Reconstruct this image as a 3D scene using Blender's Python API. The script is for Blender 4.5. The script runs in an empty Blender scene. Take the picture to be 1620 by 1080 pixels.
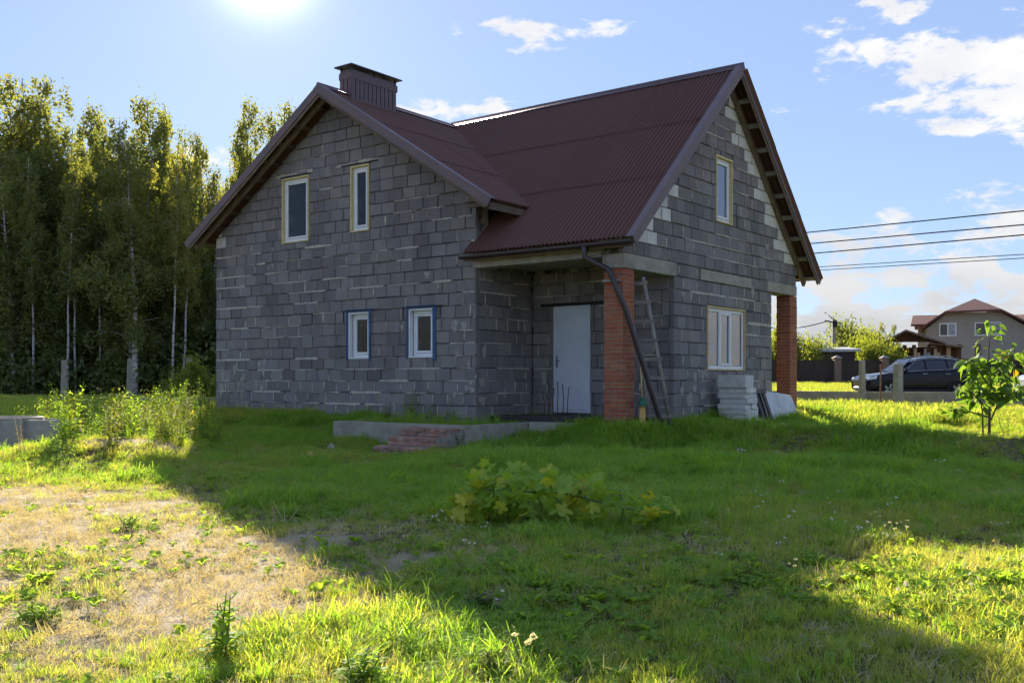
import bpy, bmesh, math, random
import numpy as np
from mathutils import Vector, Matrix, Euler

R = math.radians
rng = random.Random(7)
nrng = np.random.default_rng(11)
scene = bpy.context.scene
COL = scene.collection

# ------------------------------------------------------------------ camera
EYE = 0.765
cam_d = bpy.data.cameras.new("camera")
cam = bpy.data.objects.new("camera", cam_d)
COL.objects.link(cam)
cam.location = (0, 0, EYE)
cam.rotation_euler = (R(90), 0, 0)
cam_d.sensor_width = 36
cam_d.lens = 35.0
cam_d.shift_y = 61.0 / 1620.0
cam_d.clip_end = 3000
scene.camera = cam

# ------------------------------------------------------------------ light
SUN_EL, SUN_AZ = R(22.5), R(-14.0)          # azimuth measured from +Y, negative = left
sd = Vector((math.sin(SUN_AZ) * math.cos(SUN_EL), math.cos(SUN_AZ) * math.cos(SUN_EL), math.sin(SUN_EL)))
sun_d = bpy.data.lights.new("sun", 'SUN')
sun_d.energy = 4.3
sun_d.angle = R(0.6)
sun_d.color = (1.0, 0.9, 0.70)
sun = bpy.data.objects.new("sun", sun_d)
COL.objects.link(sun)
sun.location = sd * 80
sun.rotation_euler = (-sd).to_track_quat('-Z', 'Y').to_euler()

scene.view_settings.view_transform = 'Standard'
scene.view_settings.look = 'None'
scene.view_settings.gamma = 1.0
scene.view_settings.use_curve_mapping = False
scene.view_settings.exposure = 1.9
scene.cycles.max_bounces = 6
scene.cycles.diffuse_bounces = 3
scene.cycles.use_light_tree = False
scene.cycles.glossy_bounces = 3
scene.cycles.transmission_bounces = 3
scene.cycles.use_adaptive_sampling = True
scene.cycles.adaptive_threshold = 0.03
scene.cycles.transparent_max_bounces = 12
scene.cycles.use_denoising = True

SKY_STRENGTH = 0.10
CLOUD_V = 2.8
world = bpy.data.worlds.new("World")
scene.world = world
world.use_nodes = True
wt = world.node_tree
wt.nodes.clear()


def wn(t, **k):
    n = wt.nodes.new(t)
    for a, b in k.items():
        setattr(n, a, b)
    return n


def wmath(op, a, b=None, c=None, clamp=False):
    n = wn('ShaderNodeMath', operation=op, use_clamp=clamp)
    for i, v in enumerate((a, b, c)):
        if v is None:
            continue
        if isinstance(v, (int, float)):
            n.inputs[i].default_value = v
        else:
            wt.links.new(v, n.inputs[i])
    return n.outputs[0]


sky = wn('ShaderNodeTexSky', sky_type='NISHITA')
sky.sun_disc = False
sky.sun_elevation = SUN_EL
sky.sun_rotation = SUN_AZ
sky.altitude = 100
sky.air_density = 1.0
sky.dust_density = 0.12
sky.ozone_density = 3.0
tc = wn('ShaderNodeTexCoord')
DIR = tc.outputs['Generated']


def wdot(v):
    n = wn('ShaderNodeVectorMath', operation='DOT_PRODUCT')
    wt.links.new(DIR, n.inputs[0])
    n.inputs[1].default_value = v
    return n.outputs['Value']


def pdir(px, py):
    return Vector(((px - 810) / 1575, 1.0, (601 - py) / 1575)).normalized()


# clouds: (direction given as the place on the sky, half sizes in radians, weight)
CLOUDS = [
    (1345, 78, .040, .030, 1.0), (1420, 95, .040, .018, .95), (1500, 95, .055, .035, 1.15), (1575, 125, .050, .040, 1.2),
    (1650, 120, .060, .060, 1.25), (1455, 165, .055, .014, .9), (1525, 197, .045, .012, .95), (1410, 25, .030, .020, .85),
    (1400, 5, .03, .012, .8), (1612, 70, .016, .016, .9), (830, 48, .085, .012, .85), (950, 42, .045, .010, .8), (850, 78, .03, .007, .7),
    (690, 165, .030, .012, .95), (755, 175, .045, .016, 1.0), (650, 175, .02, .008, .8), (1237, 172, .016, .008, .7),
    (1330, 385, .075, .022, .9), (1400, 400, .06, .02, .85), (1350, 440, .10, .020, .95), (1500, 470, .20, .035, 1.0), (1340, 480, .14, .020, 1.0),
    (1700, 450, .20, .05, 1.0), (300, 250, .035, .016, .95), (265, 262, .02, .012, .8),
    (1900, 60, .2, .06, .9), (2000, 330, .3, .06, .9), (-300, 60, .12, .03, .9), (-500, 330, .3, .05, .9),
]
mask = None
for px, py, hw, hh, wgt in CLOUDS:
    c = pdir(px, py)
    r = Vector((c.y, -c.x, 0)).normalized()
    u = r.cross(c)
    dx = wdot(r / hw)
    dz = wdot(u / hh)
    d2 = wmath('ADD', wmath('MULTIPLY', dx, dx), wmath('MULTIPLY', dz, dz))
    m = wmath('MULTIPLY_ADD', d2, -0.55 * wgt, wgt)
    front = wmath('GREATER_THAN', wdot(c), 0.2)
    m = wmath('MULTIPLY', m, front)
    mask = m if mask is None else wmath('MAXIMUM', mask, m)
mp = wn('ShaderNodeMapping')
mp.inputs['Scale'].default_value = (1, 1, 2.2)
wt.links.new(DIR, mp.inputs['Vector'])


def wnoise(scale, detail, rough, dist=0.0):
    n = wn('ShaderNodeTexNoise')
    n.inputs['Scale'].default_value = scale
    n.inputs['Detail'].default_value = detail
    n.inputs['Roughness'].default_value = rough
    n.inputs['Distortion'].default_value = dist
    wt.links.new(mp.outputs[0], n.inputs['Vector'])
    return n.outputs['Fac']


nz = wnoise(24, 12, 0.62, 0.25)
nz2 = wnoise(3.0, 6, 0.6, 0.2)
back = wmath('MULTIPLY_ADD', nz2, 2.6, -1.35)
mask = wmath('MAXIMUM', mask, wmath('MINIMUM', back, 0.55))
el = wdot((0, 0, 1))
bank = wn('ShaderNodeMapRange', interpolation_type='SMOOTHSTEP')
bank.inputs['From Min'].default_value = 0.13
bank.inputs['From Max'].default_value = 0.055
bank.inputs['To Max'].default_value = 1.15
wt.links.new(el, bank.inputs['Value'])
mask = wmath('MAXIMUM', mask, bank.outputs[0])
mask = wmath('MAXIMUM', mask, 0.0)
dens = wmath('ADD', wmath('MULTIPLY', mask, 0.85), wmath('MULTIPLY_ADD', nz, 2.6, -1.62))
ramp = wn('ShaderNodeMapRange', interpolation_type='SMOOTHSTEP')
ramp.inputs['From Min'].default_value = 0.18
ramp.inputs['From Max'].default_value = 0.58
wt.links.new(dens, ramp.inputs['Value'])
cl = wmath('MULTIPLY', ramp.outputs[0], 0.93)
shade = wnoise(11, 6, 0.55, 0.1)
shr = wn('ShaderNodeMapRange')
shr.inputs['From Min'].default_value = 0.35
shr.inputs['From Max'].default_value = 0.6
shr.inputs['To Min'].default_value = 0.55
wt.links.new(shade, shr.inputs['Value'])
ccol = wn('ShaderNodeMix', data_type='RGBA')
wt.links.new(shr.outputs[0], ccol.inputs[0])
ccol.inputs[6].default_value = (CLOUD_V * .62, CLOUD_V * .66, CLOUD_V * .74, 1)
ccol.inputs[7].default_value = (CLOUD_V, CLOUD_V * .985, CLOUD_V * .965, 1)
lowc = wn('ShaderNodeMapRange')                     # low cloud is seen through more air: greyer
lowc.inputs['From Min'].default_value = 0.03
lowc.inputs['From Max'].default_value = 0.17
lowc.inputs['To Min'].default_value = 0.66
wt.links.new(el, lowc.inputs['Value'])
cgrey = wn('ShaderNodeMix', data_type='RGBA', blend_type='MULTIPLY')
cgrey.inputs[0].default_value = 1.0
wt.links.new(ccol.outputs[2], cgrey.inputs[6])
wt.links.new(lowc.outputs[0], cgrey.inputs[7])
mixc = wn('ShaderNodeMix', data_type='RGBA')
wt.links.new(cl, mixc.inputs[0])
veil = wn('ShaderNodeMix', data_type='RGBA')       # even haze colour added over the whole sky to level it and lift shade
veil.inputs[0].default_value = 0.84
wt.links.new(sky.outputs[0], veil.inputs[6])
veil.inputs[7].default_value = (.90, 1.18, 1.94, 1)
sdot = wmath('MAXIMUM', wdot(tuple(sd)), 0.0)      # bright aureole of the haze round the sun
aur = wmath('ADD', wmath('MULTIPLY', wmath('POWER', sdot, 1500.0), 6.0), wmath('MULTIPLY', wmath('POWER', sdot, 160.0), 0.25))
aurc = wn('ShaderNodeMix', data_type='RGBA', blend_type='MULTIPLY')
aurc.inputs[0].default_value = 1.0
aurc.inputs[7].default_value = (1.0, .97, .92, 1)
wt.links.new(aur, aurc.inputs[6])
glow = wn('ShaderNodeMix', data_type='RGBA', blend_type='ADD')
glow.inputs[0].default_value = 1.0
wt.links.new(veil.outputs[2], glow.inputs[6])
wt.links.new(aurc.outputs[2], glow.inputs[7])
wt.links.new(glow.outputs[2], mixc.inputs[6])
wt.links.new(cgrey.outputs[2], mixc.inputs[7])
bg = wn('ShaderNodeBackground')
bg.inputs['Strength'].default_value = SKY_STRENGTH
wt.links.new(mixc.outputs[2], bg.inputs['Color'])
wo = wn('ShaderNodeOutputWorld')
wt.links.new(bg.outputs[0], wo.inputs['Surface'])

# ------------------------------------------------------------------ materials
MATS = {}


class NT:
    def __init__(self, name):
        self.m = bpy.data.materials.new(name)
        self.m.use_nodes = True
        self.t = self.m.node_tree
        self.t.nodes.clear()
        self.out = self.t.nodes.new('ShaderNodeOutputMaterial')

    def n(self, t, **k):
        x = self.t.nodes.new(t)
        for a, b in k.items():
            setattr(x, a, b)
        return x

    def l(self, a, b):
        self.t.links.new(a, b)

    def setin(self, node, key, v):
        s = node.inputs[key]
        if hasattr(v, 'is_linked') or isinstance(v, bpy.types.NodeSocket):
            self.l(v, s)
        else:
            s.default_value = v

    def noise(self, scale, detail=6, rough=.6, coord='Object', stretch=None, dist=0):
        tc = self.n('ShaderNodeTexCoord')
        v = tc.outputs[coord]
        if stretch:
            mp = self.n('ShaderNodeMapping')
            mp.inputs['Scale'].default_value = stretch
            self.l(v, mp.inputs['Vector'])
            v = mp.outputs[0]
        x = self.n('ShaderNodeTexNoise')
        x.inputs['Scale'].default_value = scale
        x.inputs['Detail'].default_value = detail
        x.inputs['Roughness'].default_value = rough
        x.inputs['Distortion'].default_value = dist
        self.l(v, x.inputs['Vector'])
        return x.outputs['Fac']

    def gnoise(self, scale, detail=6, rough=.6, stretch=None):
        """noise in world space"""
        g = self.n('ShaderNodeNewGeometry')
        v = g.outputs['Position']
        if stretch:
            mp = self.n('ShaderNodeMapping')
            mp.inputs['Scale'].default_value = stretch
            self.l(v, mp.inputs['Vector'])
            v = mp.outputs[0]
        x = self.n('ShaderNodeTexNoise')
        x.inputs['Scale'].default_value = scale
        x.inputs['Detail'].default_value = detail
        x.inputs['Roughness'].default_value = rough
        self.l(v, x.inputs['Vector'])
        return x.outputs['Fac']

    def rng(self, v, a, b, c=0., d=1., smooth=False):
        x = self.n('ShaderNodeMapRange')
        if smooth:
            x.interpolation_type = 'SMOOTHSTEP'
        self.l(v, x.inputs['Value'])
        for k, val in (('From Min', a), ('From Max', b), ('To Min', c), ('To Max', d)):
            x.inputs[k].default_value = val
        return x.outputs[0]

    def mix(self, f, a, b, blend='MIX'):
        x = self.n('ShaderNodeMix', data_type='RGBA', blend_type=blend)
        self.setin(x, 0, f)
        for i, v in ((6, a), (7, b)):
            if isinstance(v, tuple):
                x.inputs[i].default_value = (*v[:3], 1)
            else:
                self.l(v, x.inputs[i])
        return x.outputs[2]

    def math(self, op, a, b=0.0, clamp=False):
        x = self.n('ShaderNodeMath', operation=op, use_clamp=clamp)
        self.setin(x, 0, a)
        self.setin(x, 1, b)
        return x.outputs[0]

    def rand(self):
        """a number per object, plus the per-piece number of joined pieces"""
        o = self.n('ShaderNodeObjectInfo')
        a = self.n('ShaderNodeAttribute', attribute_name='rnd')
        return self.math('FRACT', self.math('ADD', o.outputs['Random'], a.outputs['Fac']))

    def bump(self, h, strength=.3, dist=.01):
        b = self.n('ShaderNodeBump')
        b.inputs['Strength'].default_value = strength
        b.inputs['Distance'].default_value = dist
        self.l(h, b.inputs['Height'])
        return b.outputs[0]

    def bsdf(self, col, rough=.8, metal=0., normal=None, spec=.5):
        p = self.n('ShaderNodeBsdfPrincipled')
        if isinstance(col, tuple):
            p.inputs['Base Color'].default_value = (*col[:3], 1)
        else:
            self.l(col, p.inputs['Base Color'])
        self.setin(p, 'Roughness', rough)
        p.inputs['Metallic'].default_value = metal
        p.inputs['Specular IOR Level'].default_value = spec
        if normal is not None:
            self.l(normal, p.inputs['Normal'])
        self.l(p.outputs[0], self.out.inputs['Surface'])
        return p


def reg(key):
    def deco(f):
        x = NT(key)
        f(x)
        MATS[key] = x.m
        return f
    return deco


def simple(key, a, b=None, scale=6., rough=.8, bump=.25, bscale=None, metal=0., spec=.4, stretch=None, var=0., dirt=0.):
    x = NT(key)
    b = b or tuple(v * .7 for v in a)
    nf = x.rng(x.gnoise(scale, 8, .65, stretch), .35, .68)
    col = x.mix(nf, a, b)
    if var:
        r = x.rand()
        col = x.mix(1.0, col, x.mix(r, (1 - var,) * 3, (1 + var,) * 3), 'MULTIPLY')
    if dirt:
        dn = x.rng(x.gnoise(2.3, 10, .7), .5, .75, 0, dirt)
        col = x.mix(dn, col, (.08, .065, .05))
    nb = x.bump(x.gnoise(bscale or scale * 8, 6, .7, stretch), bump, .01)
    x.bsdf(col, rough, metal, nb, spec)
    MATS[key] = x.m
    return x.m


@reg('block')
def _(x):
    r = x.rand()
    base = x.mix(r, (.205, .187, .188), (.335, .310, .304))
    hue = x.math('FRACT', x.math('MULTIPLY', r, 7.31))
    base = x.mix(x.rng(hue, .72, 1.0, 0, .55), base, (.27, .235, .225))
    base = x.mix(x.rng(hue, .0, .12, .3, 0), base, (.095, .089, .096))
    g = x.gnoise(70, 5, .8)
    base = x.mix(x.rng(g, .3, .75, .0, .5), base, (.075, .07, .075))
    spk = x.rng(x.gnoise(130, 2, .5), .66, .72)
    base = x.mix(x.math('MULTIPLY', spk, .45), base, (.42, .40, .38))
    st = x.rng(x.gnoise(1.1, 9, .68, (1, 1, .45)), .48, .68, 0, .65)
    base = x.mix(st, base, (.33, .30, .265))
    dk = x.rng(x.gnoise(.8, 9, .7, (1, 1, .6)), .53, .70, 0, .5)
    base = x.mix(dk, base, (.105, .095, .092))
    sm = x.rng(x.gnoise(5.5, 8, .75), .63, .70, 0, .7)
    base = x.mix(sm, base, (.42, .39, .34))
    nb = x.bump(x.gnoise(55, 8, .8), .9, .02)
    x.bsdf(base, .93, 0, nb, .25)


@reg('mortar')
def _(x):
    n = x.rng(x.gnoise(2.2, 8, .7), .45, .58)
    c = x.mix(n, (.055, .05, .047), (.46, .42, .34))
    g = x.rng(x.gnoise(40, 5, .7), .3, .7)
    c = x.mix(g, c, x.mix(.5, c, (.12, .11, .1)))
    x.bsdf(c, .95, 0, x.bump(x.gnoise(60, 5, .7), .6, .01), .2)


@reg('mortar_light')
def _(x):
    c = x.mix(x.rng(x.gnoise(9, 8, .7), .3, .7), (.60, .55, .46), (.40, .36, .30))
    x.bsdf(c, .95, 0, x.bump(x.gnoise(60, 5, .7), .7, .012), .2)


@reg('mortar_dull')
def _(x):
    c = x.mix(x.rng(x.gnoise(14, 8, .7), .35, .65), (.44, .405, .345), (.27, .25, .225))
    x.bsdf(c, .95, 0, x.bump(x.gnoise(60, 5, .7), .7, .012), .2)


@reg('white_block')
def _(x):
    c = x.mix(x.rand(), (.74, .715, .66), (.62, .595, .55))
    c = x.mix(x.rng(x.gnoise(3.2, 8, .7), .5, .75, 0, .6), c, (.30, .28, .25))
    x.bsdf(c, .95, 0, x.bump(x.gnoise(50, 5, .7), .4, .008), .2)


@reg('brick')
def _(x):
    r = x.rand()
    c = x.mix(r, (.40, .125, .055), (.30, .085, .045))
    h = x.math('FRACT', x.math('MULTIPLY', r, 5.17))
    c = x.mix(x.rng(h, .8, 1, 0, .6), c, (.46, .21, .11))
    c = x.mix(x.rng(x.gnoise(7, 8, .7), .5, .75, 0, .6), c, (.36, .26, .20))
    c = x.mix(x.rng(x.gnoise(60, 4, .7), .4, .8, 0, .35), c, (.16, .06, .035))
    x.bsdf(c, .9, 0, x.bump(x.gnoise(70, 5, .7), .4, .008), .25)


simple('brick_worn', (.33, .150, .095), (.36, .27, .21), 7, .93, .5, 50, var=.25, dirt=.35)
simple('brick_mortar', (.34, .30, .25), (.2, .17, .15), 8, .95, .5)


@reg('concrete')
def _(x):
    c = x.mix(x.rng(x.gnoise(4, 9, .7), .35, .68), (.40, .365, .30), (.27, .245, .20))
    c = x.mix(x.rng(x.gnoise(1.4, 10, .7, (1, 1, 3)), .52, .72, 0, .6), c, (.16, .145, .12))
    x.bsdf(c, .92, 0, x.bump(x.gnoise(45, 6, .7), .45, .01), .25)


@reg('roof_sheet')
def _(x):
    c = x.mix(x.rand(), (.152, .073, .056), (.142, .067, .052))
    c = x.mix(x.rng(x.gnoise(1.2, 9, .7), .45, .72, 0, .35), c, (.150, .088, .076))
    c = x.mix(x.rng(x.gnoise(9, 8, .75), .55, .72, 0, .45), c, (.075, .035, .034))
    x.bsdf(c, .6, 0, x.bump(x.gnoise(120, 4, .7), .2, .004), .16)


simple('trim_metal', (.165, .112, .112), (.14, .094, .094), 3, .55, .05, 40, .0, .5, dirt=.25)
simple('gutter_metal', (.055, .036, .038), (.04, .027, .03), 3, .35, .05, 40, 0, .5)
simple('ridge_metal', (.17, .12, .125), (.13, .09, .10), 3, .33, .05, 40, .3, .5)
simple('chimney_metal', (.135, .078, .078), (.11, .064, .066), 3, .42, .05, 40, 0, .5)
simple('old_wood', (.20, .145, .098), (.115, .085, .062), 5, .85, .3, 60, stretch=(1, 1, 1), var=.25)
simple('grey_wood', (.36, .335, .29), (.25, .23, .20), 6, .88, .3, 60, var=.15)
simple('fresh_wood', (.60, .44, .24), (.50, .35, .18), 6, .75, .2, 60)
simple('yellow_wood', (.62, .40, .14), (.50, .30, .09), 6, .75, .2, 60)
simple('foam', (.72, .60, .33), (.60, .46, .20), 14, .9, .6, 40)
simple('blue_film', (.018, .085, .22), (.012, .05, .14), 6, .45, .2, 20)
simple('dark_bitumen', (.015, .015, .018), None, 8, .7, .3)
simple('pvc', (.78, .79, .80), (.72, .73, .74), 3, .35, .02, 60, 0, .5)
simple('door_paint', (.60, .64, .70), (.53, .57, .63), 1.3, .42, .04, 30, 0, .5, dirt=.18)
simple('rebar', (.06, .04, .035), (.09, .045, .03), 20, .7, .2)
simple('green_plastic', (.01, .14, .07), None, 6, .4, .05)
simple('white_board', (.62, .63, .64), (.50, .51, .53), 4, .6, .1, 40, dirt=.5)
simple('dark_board', (.13, .105, .095), (.08, .065, .06), 5, .75, .2, 50)
simple('stone', (.30, .25, .20), (.17, .145, .12), 6, .92, .6, 30)
simple('fence_metal', (.035, .018, .014), (.028, .014, .011), 2, .5, .05)
simple('post_brick', (.20, .115, .085), (.26, .17, .13), 14, .9, .3)
simple('plaster_beige', (.36, .325, .275), (.31, .275, .23), 1.2, .92, .2)
simple('red_roof', (.15, .055, .045), (.12, .045, .038), 3, .7, .2)
simple('gazebo_wood', (.17, .075, .035), (.11, .045, .022), 4, .75, .2)
simple('shed_metal', (.45, .46, .48), None, 3, .5, .05)
simple('car_paint', (.005, .006, .010), (.006, .007, .012), 2, .13, .0, 40, .0, .28)
simple('silver_paint', (.55, .57, .60), None, 2, .25, .0, 40, .3, .6)
simple('tyre', (.012, .012, .013), None, 9, .85, .2)
simple('rim', (.35, .36, .38), None, 9, .3, .0, 40, .8)
simple('chrome', (.6, .61, .63), None, 9, .2, .0, 40, .9)
simple('black_plastic', (.015, .015, .016), None, 9, .6, .1)
simple('red_lens', (.35, .008, .012), None, 9, .15, .0)
simple('clear_lens', (.7, .72, .75), None, 9, .1, .0)
simple('cable', (.012, .012, .014), None, 9, .6, .0)
simple('asphalt', (.10, .096, .09), (.075, .072, .068), 3, .95, .3)
simple('rust', (.19, .085, .04), (.12, .055, .03), 12, .85, .3)
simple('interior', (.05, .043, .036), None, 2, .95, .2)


@reg('glass')
def _(x):
    tr = x.n('ShaderNodeBsdfTransparent')
    tr.inputs['Color'].default_value = (.62, .66, .66, 1)
    gl = x.n('ShaderNodeBsdfGlossy')
    gl.inputs['Roughness'].default_value = .015
    gl.inputs['Color'].default_value = (.95, .97, 1, 1)
    fr = x.n('ShaderNodeFresnel')
    fr.inputs['IOR'].default_value = 1.45
    geo = x.n('ShaderNodeNewGeometry')
    mx = x.n('ShaderNodeMixShader')
    x.l(x.math('MULTIPLY', fr.outputs[0], x.math('SUBTRACT', 1.0, geo.outputs['Backfacing'])), mx.inputs[0])
    x.l(tr.outputs[0], mx.inputs[1])
    x.l(gl.outputs[0], mx.inputs[2])
    x.l(mx.outputs[0], x.out.inputs['Surface'])


@reg('coated_glass')
def _(x):
    tr = x.n('ShaderNodeBsdfTransparent')
    tr.inputs['Color'].default_value = (.45, .48, .5, 1)
    gl = x.n('ShaderNodeBsdfGlossy')
    gl.inputs['Roughness'].default_value = .01
    gl.inputs['Color'].default_value = (.93, .96, 1, 1)
    geo = x.n('ShaderNodeNewGeometry')
    fr = x.n('ShaderNodeFresnel')
    fr.inputs['IOR'].default_value = 3.0
    mx = x.n('ShaderNodeMixShader')
    x.l(x.math('MULTIPLY', fr.outputs[0], x.math('SUBTRACT', 1.0, geo.outputs['Backfacing'])), mx.inputs[0])
    x.l(tr.outputs[0], mx.inputs[1])
    x.l(gl.outputs[0], mx.inputs[2])
    x.l(mx.outputs[0], x.out.inputs['Surface'])


@reg('dark_glass')
def _(x):
    p = x.bsdf((.012, .014, .018), .05, 0, None, .8)


@reg('curtain_glass')
def _(x):
    c = x.mix(x.rng(x.noise(5, 4, .6, 'Object', (6, 6, .6)), .4, .6), (.16, .17, .20), (.34, .36, .42))
    x.bsdf(c, .08, 0, None, .8)


def leafmat(key, a, b, trans=.5, gain=1.6, dry=None, dryamt=.2, rough=.5, patch=.5, gloss=.02):
    x = NT(key)
    r = x.rand()
    c = x.mix(r, a, b)
    if dry:
        f = x.rng(x.gnoise(patch, 6, .65), .48, .72, 0, dryamt)
        c = x.mix(f, c, dry)
        r2 = x.math('FRACT', x.math('MULTIPLY', r, 9.7))
        c = x.mix(x.rng(r2, .78, 1., 0, .7), c, dry)
    d = x.n('ShaderNodeBsdfDiffuse')
    x.l(c, d.inputs['Color'])
    t = x.n('ShaderNodeBsdfTranslucent')
    tcx = x.mix(1.0, c, (gain * 1.15, gain, gain * .4), 'MULTIPLY')
    x.l(tcx, t.inputs['Color'])
    m = x.n('ShaderNodeMixShader')
    m.inputs[0].default_value = trans
    x.l(d.outputs[0], m.inputs[1])
    x.l(t.outputs[0], m.inputs[2])
    g = x.n('ShaderNodeBsdfGlossy')
    g.inputs['Roughness'].default_value = rough
    g.inputs['Color'].default_value = (.8, .8, .8, 1)
    m2 = x.n('ShaderNodeMixShader')
    m2.inputs[0].default_value = gloss
    x.l(m.outputs[0], m2.inputs[1])
    x.l(g.outputs[0], m2.inputs[2])
    x.l(m2.outputs[0], x.out.inputs['Surface'])
    MATS[key] = x.m
    return x.m


leafmat('grass', (.175, .262, .040), (.250, .312, .060), .45, 2.5, (.42, .36, .15), .6)
leafmat('grass_lush', (.130, .262, .030), (.190, .315, .045), .45, 2.5, (.27, .31, .085), .35)
leafmat('straw', (.58, .52, .34), (.46, .39, .23), .35, 1.1, (.62, .55, .38), .5)
leafmat('weed', (.140, .235, .040), (.200, .295, .055), .5, 2.5, gloss=.012)
leafmat('weed_yellow', (0.169, 0.221, 0.039), (0.234, 0.260, 0.052), .45, 1.7)
leafmat('petal', (.75, .74, .68), (.68, .66, .58), .3, 1.0)
leafmat('birch_leaf', (.130, .165, .055), (.180, .210, .066), .48, 1.8, (.30, .27, .075), .45, patch=.13)
leafmat('dark_leaf', (.095, .130, .042), (.145, .175, .058), .42, 2.2)
leafmat('bush_leaf', (.130, .180, .036), (.190, .225, .045), .5, 1.8)
leafmat('vine_leaf', (.210, .350, .048), (.290, .410, .058), .42, 1.7)
leafmat('vine_yellow', (.48, .48, .055), (.40, .44, .055), .42, 1.5)
leafmat('sapling_leaf', (0.072, 0.152, 0.029), (0.120, 0.200, 0.038), .48, 2.1)
leafmat('yellow_leaf', (.36, .27, .03), (.30, .22, .03), .5, 1.5)


@reg('bark_birch')
def _(x):
    c = x.mix(x.rng(x.gnoise(2.2, 6, .7, (1, 1, 5)), .5, .62), (.52, .49, .45), (.07, .06, .055))
    x.bsdf(c, .9, 0, None, .2)


simple('bark', (.12, .095, .075), (.075, .06, .05), 6, .95, .4)
simple('stem_green', (.17, .23, .07), (.16, .17, .07), 6, .7, .1)


@reg('soil')
def _(x):
    a = x.n('ShaderNodeAttribute', attribute_name='bare')
    n1 = x.gnoise(.9, 9, .68)
    n2 = x.gnoise(6, 8, .7)
    n3 = x.gnoise(38, 6, .75)
    soil = x.mix(x.rng(n2, .35, .7), (.52, .43, .32), (.38, .30, .215))
    soil = x.mix(x.rng(n3, .4, .75, 0, .6), soil, (.60, .52, .40))
    thatch = x.mix(x.rng(n2, .3, .7), (.13, .125, .045), (.20, .165, .07))
    thatch = x.mix(x.rng(n3, .35, .7, 0, .6), thatch, (.075, .09, .03))
    c = x.mix(x.rng(a.outputs['Fac'], .25, .7), thatch, soil)
    c = x.mix(x.rng(n1, .55, .75, 0, .35), c, (.13, .09, .055))
    nb = x.bump(x.math('ADD', n3, x.math('MULTIPLY', n2, 1.5)), .8, .05)
    x.bsdf(c, .97, 0, nb, .15)


# ------------------------------------------------------------------ mesh helpers
class MB:
    def __init__(self):
        self.v, self.f, self.r = [], [], []

    def add(self, verts, faces, rnd=None):
        o = len(self.v)
        self.v.extend([tuple(p) for p in verts])
        self.f.extend([tuple(i + o for i in f) for f in faces])
        self.r.extend([rnd if rnd is not None else 0.0] * len(verts))

    def hexa(self, p, rnd=None):
        """8 points: bottom ring 0-3, top ring 4-7"""
        self.add(p, [(3, 2, 1, 0), (4, 5, 6, 7), (0, 1, 5, 4), (1, 2, 6, 5), (2, 3, 7, 6), (3, 0, 4, 7)], rnd)

    def box(self, lo, hi, rnd=None):
        x0, y0, z0 = lo
        x1, y1, z1 = hi
        self.hexa([(x0, y0, z0), (x1, y0, z0), (x1, y1, z0), (x0, y1, z0), (x0, y0, z1), (x1, y0, z1), (x1, y1, z1), (x0, y1, z1)], rnd)

    def prism(self, ring, off, rnd=None):
        """closed ring of 3D points pushed along off"""
        n = len(ring)
        off = Vector(off)
        vs = [Vector(p) for p in ring] + [Vector(p) + off for p in ring]
        fs = [tuple(range(n))[::-1], tuple(range(n, 2 * n))]
        fs += [(i, (i + 1) % n, n + (i + 1) % n, n + i) for i in range(n)]
        self.add(vs, fs, rnd)

    def tube(self, path, r, seg=8, caps=True, rnd=None):
        path = [Vector(p) for p in path]
        rs = r if isinstance(r, (list, tuple)) else [r] * len(path)
        vs, fs = [], []
        ref = Vector((0.13, 0.27, 1)).normalized()
        for i, p in enumerate(path):
            d = (path[min(i + 1, len(path) - 1)] - path[max(i - 1, 0)]).normalized()
            a = d.cross(ref)
            if a.length < .05:
                a = d.cross(Vector((1, 0, 0)))
            a.normalize()
            b = d.cross(a)
            for k in range(seg):
                t = 2 * math.pi * k / seg
                vs.append(p + (a * math.cos(t) + b * math.sin(t)) * rs[i])
        for i in range(len(path) - 1):
            for k in range(seg):
                k2 = (k + 1) % seg
                fs.append((i * seg + k, i * seg + k2, (i + 1) * seg + k2, (i + 1) * seg + k))
        if caps:
            fs.append(tuple(range(seg))[::-1])
            fs.append(tuple(range((len(path) - 1) * seg, len(path) * seg)))
        self.add(vs, fs, rnd)

    def lathe(self, prof, c=(0, 0, 0), seg=20):
        vs, fs = [], []
        for r, z in prof:
            for k in range(seg):
                t = 2 * math.pi * k / seg
                vs.append((c[0] + r * math.cos(t), c[1] + r * math.sin(t), c[2] + z))
        for i in range(len(prof) - 1):
            for k in range(seg):
                k2 = (k + 1) % seg
                fs.append((i * seg + k, i * seg + k2, (i + 1) * seg + k2, (i + 1) * seg + k))
        self.add(vs, fs)

    def mesh(self, name, mat=None, smooth=False):
        me = bpy.data.meshes.new(name)
        me.from_pydata(self.v, [], self.f)
        if any(self.r):
            at = me.attributes.new('rnd', 'FLOAT', 'POINT')
            at.data.foreach_set('value', self.r)
        if mat:
            me.materials.append(MATS[mat])
        if smooth:
            me.polygons.foreach_set('use_smooth', [True] * len(me.polygons))
        me.update()
        return me

    def build(self, name, mat, parent=None, smooth=False, **k):
        return link(name, self.mesh(name, mat, smooth), parent, **k)


def link(name, data, parent=None, loc=None, rot=None, scale=None):
    o = bpy.data.objects.new(name, data)
    COL.objects.link(o)
    if parent is not None:
        o.parent = parent
    if loc is not None:
        o.location = loc
    if rot is not None:
        o.rotation_euler = rot
    if scale is not None:
        o.scale = scale
    return o


def tag(o, label=None, cat=None, group=None, kind=None):
    if label:
        o['label'] = label
    if cat:
        o['category'] = cat
    if group:
        o['group'] = group
    if kind:
        o['kind'] = kind
    return o


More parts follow.
